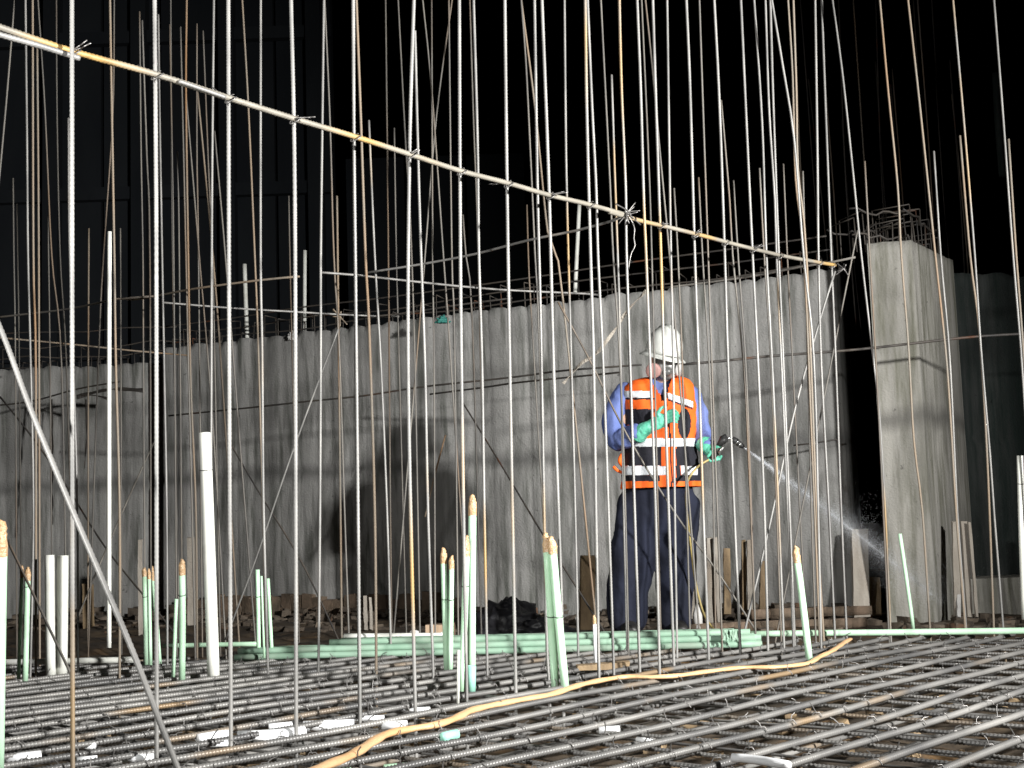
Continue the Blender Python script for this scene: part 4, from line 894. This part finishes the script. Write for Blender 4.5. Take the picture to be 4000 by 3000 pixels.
# trousers
fuse('trousers', [ell([W(2577, 1870), W(2577, 1960), W(2575, 2040)], [S(128), S(140), S(130)], [.125, .13, .12]),
    ell([W(2505, 1960), W(2470, 2180, -.02), W(2452, 2330, 0), W(2452, 2430)], [S(90), S(92), S(84), S(74)], [.105, .098, .09, .09]),
    ell([W(2650, 1960), W(2642, 2180, .01), W(2635, 2330, .02), W(2640, 2428, .03)], [S(84), S(80), S(74), S(64)], [.105, .095, .088, .085])], .012, MT['trousers'], person, 3, .014, 7, (1.3, 1, .55))
for (a_, dy, nm) in ((W(2455, 2448, .0), 0, 'l'), (W(2645, 2446, .03), 0, 'r')):
    fuse('boot', [ell([a_+Vector((0, .04, .01)), a_+Vector((0, -.06, .0)), a_+Vector((0, -.17, -.01))], [.05, .052, .045], [.045, .042, .032]), ell([a_+Vector((0, .02, .0)), a_+Vector((0, .02, .12))], [.052, .05], [.055, .052])], .009, MT['boots'], person, 2)
# vest: a shell whose colours follow its sewn panels; reflective tapes are separate strips
def vest():
    prof = [(1478, 2506, 2664, .075), (1490, 2462, 2692, .110), (1508, 2434, 2706, .128), (1540, 2424, 2712, .142), (1600, 2436, 2716, .150), (1660, 2446, 2716, .152), (1720, 2448, 2712, .155), (1770, 2440, 2718, .158), (1840, 2430, 2730, .162), (1906, 2426, 2740, .165)]
    pv = [p[0] for p in prof]; NV, NTH = 150, 200; V = []
    for j in range(NV+1):
        v = 1478+(1906-1478)*j/NV; ul = np.interp(v, pv, [p[1] for p in prof]); ur = np.interp(v, pv, [p[2] for p in prof]); ry = np.interp(v, pv, [p[3] for p in prof])
        c = W((ul+ur)/2, v); rx = S((ur-ul)/2)
        for i in range(NTH):
            th = i/NTH*6.2832; cs, sn = math.cos(th), math.sin(th); e_ = .82
            x = math.copysign(abs(cs)**e_, cs)*rx; y = -math.copysign(abs(sn)**e_, sn)*ry
            p = Vector((c.x+x, c.y+y, c.z)); q = p*9
            k = .010*noise.noise(Vector((q.x, q.y, q.z*.6)))+.006*noise.noise(q*2.3)
            if v > 1760: k += .007*math.sin(th*9+v*.01)*(v-1760)/150
            n_ = Vector((cs*ry, -sn*rx, 0)).normalized(); V.append(p+n_*k)
    def cls(u, v, front):
        if not front:
            if 1570 < v < 1600 or 1712 < v < 1745: return 'b1'
            return 'o' if v < 1600 or v > 1882 else 'k'
        # neck opening
        if v < 1600:
            l = np.interp(v, [1478, 1503, 1524, 1562, 1600], [2535, 2550, 2568, 2586, 2600]); r = np.interp(v, [1478, 1511, 1545, 1600], [2625, 2612, 2606, 2604])
            if l < u < r: return None
        if abs(u-(2612+(v-1600)*.04)) < 3.0 and v > 1600: return 'k'
        if 1527 <= v <= 1554 and 2440 <= u <= 2548: return 'tl'
        if 1554 < v <= 1561 and 2445 <= u <= 2555: return 'k'
        vr = 1533+(u-2605)*.36
        if 2608 <= u <= 2704 and vr <= v <= vr+24: return 'tr'
        if 2608 <= u <= 2704 and vr+24 < v <= vr+31: return 'k'
        if 1712 <= v <= 1745: return 'm'
        if v > 1884: return 'o'
        if v > 1745:
            if 1820 <= v <= 1856:
                if u < 2576: return 'll'
                if u < 2604: return 'lc'
                if 2658 <= u <= 2722: return 'lr'
            if 2580 <= u <= 2640: return 'o'
            if u < 2440 and v < 1800: return 'o'
            if v > 1868 and (u < 2600 or u > 2600) and v > 1880: return 'o'
            return 'k'
        if ((u-2672)/25)**2+((v-1655)/60)**2 < 1: return 'k'
        if 2446 < u < 2545 and 1598 < v < 1660: return 'k'
        return 'o'
    B = {}
    for j in range(NV):
        for i in range(NTH):
            q = [j*NTH+i, j*NTH+(i+1) % NTH, (j+1)*NTH+(i+1) % NTH, (j+1)*NTH+i]
            c = sum((V[k] for k in q), Vector())/4; u, v = to_px(c+ORG); front = (i/NTH) < .5
            k_ = cls(u, v, front)
            if k_: B.setdefault(k_, []).append(q)
    # body of the vest (orange and black panels, one mesh), with thickness
    Fo = B.get('o', []); Fk = B.get('k', []); F = Fo+Fk
    under_ = [q for k_ in B if k_ not in 'ok' for q in B[k_]]
    F = F+under_; fm = [0]*len(Fo)+[1]*len(Fk)+[0]*len(under_)
    o = me_obj('vest', V, F, None, person, mats=[MT['hivis'], MT['mesh']], fmat=fm)
    so = o.modifiers.new('t', 'SOLIDIFY'); so.thickness = .004; so.offset = 1
    for k_, fs in B.items():
        if k_ in ('o', 'k'): continue
        idx = sorted({a for f in fs for a in f}); mp = {a: n for n, a in enumerate(idx)}; cen = Vector((W(2575, 1700).x, W(2575, 1700).y, 0))
        VV = []
        for a in idx:
            d = V[a]-cen; d.z = 0; VV.append(V[a]+d.normalized()*.006)
        t = me_obj('reflective_band', VV, [[mp[a] for a in f] for f in fs], MT['reflect'], person); so = t.modifiers.new('t', 'SOLIDIFY'); so.thickness = .002
vest()
# orange pulled strap at the left hip
m = MB(); m.add(tube(resample([W(2432, 1775, -.03), W(2422, 1800, -.05), W(2436, 1822, -.03)], .01), .014, 8)); m.add(tube(resample([W(2440, 1850, 0), W(2412, 1838, -.02), W(2396, 1822, -.02)], .01), .009, 8))
me_obj('vest_strap', np.vstack(m.V).tolist(), m.F, MT['hivis'], person)
# gloves with five fingers each
def glove(wr, palm, dirf, side, nrm, fingers, thumb, cuff):
    sh_ = [ell(cuff, [.052, .046, .038][:len(cuff)], [.050, .044, .034][:len(cuff)]), ell([wr, palm], [.034, .042], [.026, .022])]
    for base, mid, tip, r in fingers+[thumb]:
        sh_.append(tube(resample([palm*.45+base*.55, base, mid, tip], .008), np.linspace(r*1.15, r*.8, len(resample([palm*.45+base*.55, base, mid, tip], .008))), 10)); sh_.append(ball(tip, r*.82, 10))
    return fuse('glove', sh_, .0042, MT['glove'], person, 2, .003, 30)
# right hand (image left) across the chest, fingers to the right and up
wr = W(2535, 1668, -.21); palm = W(2590, 1640, -.225)
fs = []
for k in range(4):
    b_ = W(2608-k*1, 1612+k*13, -.235+.006*k); mdl = W(2632, 1603+k*14, -.245+.004*k); tp = W(2652-abs(k-1)*4, 1612+k*13, -.222)
    fs.append((b_, mdl, tp, .0105-.0006*k))
glove(wr, palm, None, None, None, fs, (W(2570, 1618, -.235), W(2580, 1598, -.24), W(2594, 1588, -.235), .0115), [W(2492, 1700, -.16), W(2510, 1682, -.19), wr])
# left hand (image right) closed round the lance handle
wr = W(2762, 1752, -.13); palm = W(2785, 1765, -.16)
fs = []
for k in range(4):
    b_ = W(2768+k*10, 1782+0*k, -.185); mdl = W(2776+k*11, 1800-k*2, -.205); tp = W(2790+k*9, 1797-k*5, -.175)
    fs.append((b_, mdl, tp, .0108-.0004*abs(k-1)))
glove(wr, palm, None, None, None, fs, (W(2792, 1752, -.19), W(2806, 1744, -.21), W(2820, 1748, -.205), .0115), [W(2752, 1735, -.09), W(2757, 1745, -.11), wr])
# helmet
def helmet():
    c = W(2590, 1384, -.035); cr = empty('helmet', (0, 0, 0), None, None); cr.parent = person; cr.location = c; cr.rotation_euler = (math.radians(14), math.radians(9), math.radians(18))
    V = []; NU, NV = 64, 20; a_, b_, h = .107, .128, .165
    for j in range(NV+1):
        ph = j/NV*math.pi/2
        for i in range(NU):
            th = i/NU*6.2832; x = a_*math.sin(ph)**.9*math.cos(th); y = b_*math.sin(ph)**.9*math.sin(th); z = h*math.cos(ph)**.85
            rid = 0
            for xx, hh, ww in ((0, .009, .012), (-.034, .005, .008), (.034, .005, .008)): rid += hh*math.exp(-((x-xx)/ww)**4)
            rid *= min(1, max(0, (z-.035)/.05)); k = 1+rid/.11
            V.append((x*k, y*k, z*k))
    F = [(j*NU+i, j*NU+(i+1) % NU, (j+1)*NU+(i+1) % NU, (j+1)*NU+i)[::-1] for j in range(NV) for i in range(NU)]
    sh_ = me_obj('shell', V, F, MT['helmet'], cr); s_ = sh_.modifiers.new('t', 'SOLIDIFY'); s_.thickness = .003
    V = []; rings = [(0, .002), (.006, -.003), (.018, -.012), (.027, -.019), (.029, -.024), (.024, -.024), (.012, -.018), (0, -.010)]
    for dr, dz in rings:
        for i in range(NU):
            th = i/NU*6.2832; f_ = max(0, -math.sin(th))**3; V.append(((a_-.001+dr)*math.cos(th), (b_-.001+dr*(1+f_*.9))*math.sin(th), dz-f_*.004))
    n = len(rings); F = [(j*NU+i, j*NU+(i+1) % NU, ((j+1) % n)*NU+(i+1) % NU, ((j+1) % n)*NU+i)[::-1] for j in range(n) for i in range(NU)]
    me_obj('brim', V, F, MT['helmet'], cr)
helmet()
hair = fuse('hair', [ball(head+Vector((0, .03, .03)), (S(53), S(55), S(60)))], .01, MT['boots'], person, 1)
# full-face respirator
rp_ = empty('respirator', (0, 0, 0), None, None); rp_.parent = person
hb = head
V, F = ball(hb+Vector((.012, -.052, -.015)), (.074, .050, .082), 24); me_obj('visor', V.tolist(), F, MT['visor'], rp_)
V, F = ball(hb+Vector((.016, -.088, -.052)), (.030, .026, .028), 16); me_obj('mouthpiece', V.tolist(), F, MT['visor'], rp_)
for (cx, cy, cz, rot, mm, rr) in ((-.064, -.088, -.044, -30, 'pink', .044), (.084, -.074, -.044, 72, 'paper', .038)):
    fl = MB(); ax = Vector((math.sin(math.radians(rot)), -math.cos(math.radians(rot)), -.25)).normalized(); c = hb+Vector((cx, cy, cz))
    fl.add(tube(np.array([c-ax*.016, c-ax*.012, c+ax*.010, c+ax*.014]), np.array([rr*.8, rr, rr, rr*.82]), 24)); me_obj('filter', np.vstack(fl.V).tolist(), fl.F, MT[mm], rp_)
fl = MB()
for dz in (.035, -.02):
    pts = [hb+Vector((.068*math.cos(a)+.005, -.07*math.sin(a)*-1*.9-.0, dz)) for a in np.linspace(-.35, 3.5, 14)]; fl.add(tube(np.array(pts), .005, 6))
me_obj('head_strap', np.vstack(fl.V).tolist(), fl.F, MT['blackrub'], rp_)

# the spray lance held in the gloved hand (its own thing) and its hose
la = at_y(2775, 1790, YP-.20); lb = at_y(2832, 1712, YP-.21); root = empty('spray_lance', la, 'black and silver spray lance held in the worker\'s left glove', 'spray lance')
def part(name, pts, r, mname, sides=10): V, F = tube(np.array([Vector(p)-la for p in pts]), r, sides); return me_obj(name, V.tolist(), F, MT[mname], root)
P = lambda u, v, dy=-.21: at_y(u, v, YP+dy)
part('handle', [P(2778, 1792), P(2800, 1772), P(2812, 1762)], .013, 'blackrub'); part('lever', [P(2808, 1772, -.23), P(2830, 1738, -.23)], .008, 'chrome')
part('valve_body', [P(2806, 1742), P(2822, 1722), P(2836, 1712)], np.array([.014, .024, .022]), 'blackrub'); part('coupling', [P(2822, 1700), P(2834, 1722)], .020, 'blackrub')
part('wand', [P(2800, 1760), P(2845, 1712), P(2862, 1716)], .008, 'chrome'); part('nozzle', [P(2860, 1714), P(2872, 1722), P(2898, 1742), P(2906, 1748)], np.array([.016, .019, .015, .008]), 'blackrub')
part('ring', [P(2876, 1726), P(2881, 1730)], .021, 'chrome'); part('ring', [P(2888, 1735), P(2892, 1738)], .018, 'chrome')
hz = [P(2778, 1792, -.2), P(2740, 1812, -.22), P(2706, 1845, -.25), P(2684, 1890, -.27), P(2680, 1960, -.27), P(2690, 2060, -.25), P(2700, 2150, -.2), P(2718, 2280, -.1), P(2750, 2400, -.02), P(2790, 2462, .1)]
V, F = tube(resample([p-hz[0] for p in hz], .03), .0062, 8)
tag(me_obj('spray_hose', V.tolist(), F, MT['hose'], loc=hz[0]), 'thin olive hose hanging from the spray lance past the worker\'s leg', 'hose')
# the jet: a spreading spray of fine droplets
s0, s1 = P(2906, 1748), P(3640, 2290, .10); ax = (s1-s0); Lj = ax.length; ax.normalize(); e1 = ax.cross(Vector((0, 1, 0))).normalized(); e2 = ax.cross(e1)
rs = np.random.default_rng(4); n = 42000; t = rs.random(n)**.8; ang = rs.random(n)*6.283; rad = np.abs(rs.normal(0, .5, n)); rad = np.minimum(rad, 1.1)
wd = .004+Lj*t**1.15*.12
cen = np.array(s0)[None]+np.array(ax)[None]*(t*Lj)[:, None]+(np.array(e1)[None]*np.cos(ang)[:, None]+np.array(e2)[None]*np.sin(ang)[:, None])*(rad*wd)[:, None]
cen[:, 2] -= .05*t**2
# mist drifting off the far half of the jet
t[:9000] = rs.uniform(.45, 1.05, 9000); rad[:9000] = np.abs(rs.normal(0, 1.0, 9000))
cen = np.array(s0)[None]+np.array(ax)[None]*(t*Lj)[:, None]+(np.array(e1)[None]*np.cos(ang)[:, None]+np.array(e2)[None]*np.sin(ang)[:, None])*(rad*wd)[:, None]
cen[:, 2] -= .05*t**2
sz = rs.uniform(.0005, .0008, n)*(1-.25*t)
tet = np.array([[1, 1, 1], [1, -1, -1], [-1, 1, -1], [-1, -1, 1]], float)
V = (cen[:, None, :]+tet[None]*sz[:, None, None]).reshape(-1, 3)
st = np.arange(n)[:, None, None]*4; F = (st+np.array([[0, 1, 2], [0, 3, 1], [0, 2, 3], [1, 3, 2]])[None]).reshape(-1, 3)
me = bpy.data.meshes.new('water_spray'); me.from_pydata(V.tolist(), [], F.tolist()); me.materials.append(MT['water']); o = bpy.data.objects.new('water_spray', me); C.objects.link(o); o['kind'] = 'stuff'

# ------------------------------------------------------------------ floodlight stands (outside the frame, they carry the two lamps)
em = bpy.data.materials.new('lamp_glass'); em.use_nodes = True; bs = em.node_tree.nodes['Principled BSDF']; bs.inputs['Emission Color'].default_value = (1, .98, .94, 1); bs.inputs['Emission Strength'].default_value = 6
MT['lamp'] = em
def flood(pos, aim, label):
    d = (aim-pos).normalized(); back = pos-d*.06; base = Vector((back.x, back.y, -.24)); root = empty('floodlight', base, label, 'floodlight', 'floodlights on stands')
    R = d.to_track_quat('-Z', 'Y').to_matrix(); hp_ = back-base
    m = MB(); m.box((-.19, -.14, -.0), (.19, .14, .08), np.array(R), hp_); me_obj('housing', np.vstack(m.V).tolist(), m.F, MT['blackrub'], root, smooth=False)
    m = MB(); m.box((-.16, -.11, -.006), (.16, .11, -.001), np.array(R), hp_); me_obj('glass', np.vstack(m.V).tolist(), m.F, em, root, smooth=False)
    V, F = tube(np.array([hp_+Vector((0, 0, -.12)), Vector((0, 0, .5))]), .02, 10); me_obj('pole', V.tolist(), F, MT['yellow'], root)
    for k in range(3):
        a_ = k*2.094+.4; V, F = tube(np.array([Vector((0, 0, .95)), Vector((.45*math.cos(a_), .45*math.sin(a_), .0))]), .014, 8); me_obj('leg', V.tolist(), F, MT['yellow'], root)
flood(KEY_POS, KEY_AIM, 'floodlight on yellow tripod standing on the mat off to the right')
flood(FILL_POS, FILL_AIM, 'floodlight on yellow tripod standing behind the viewpoint')
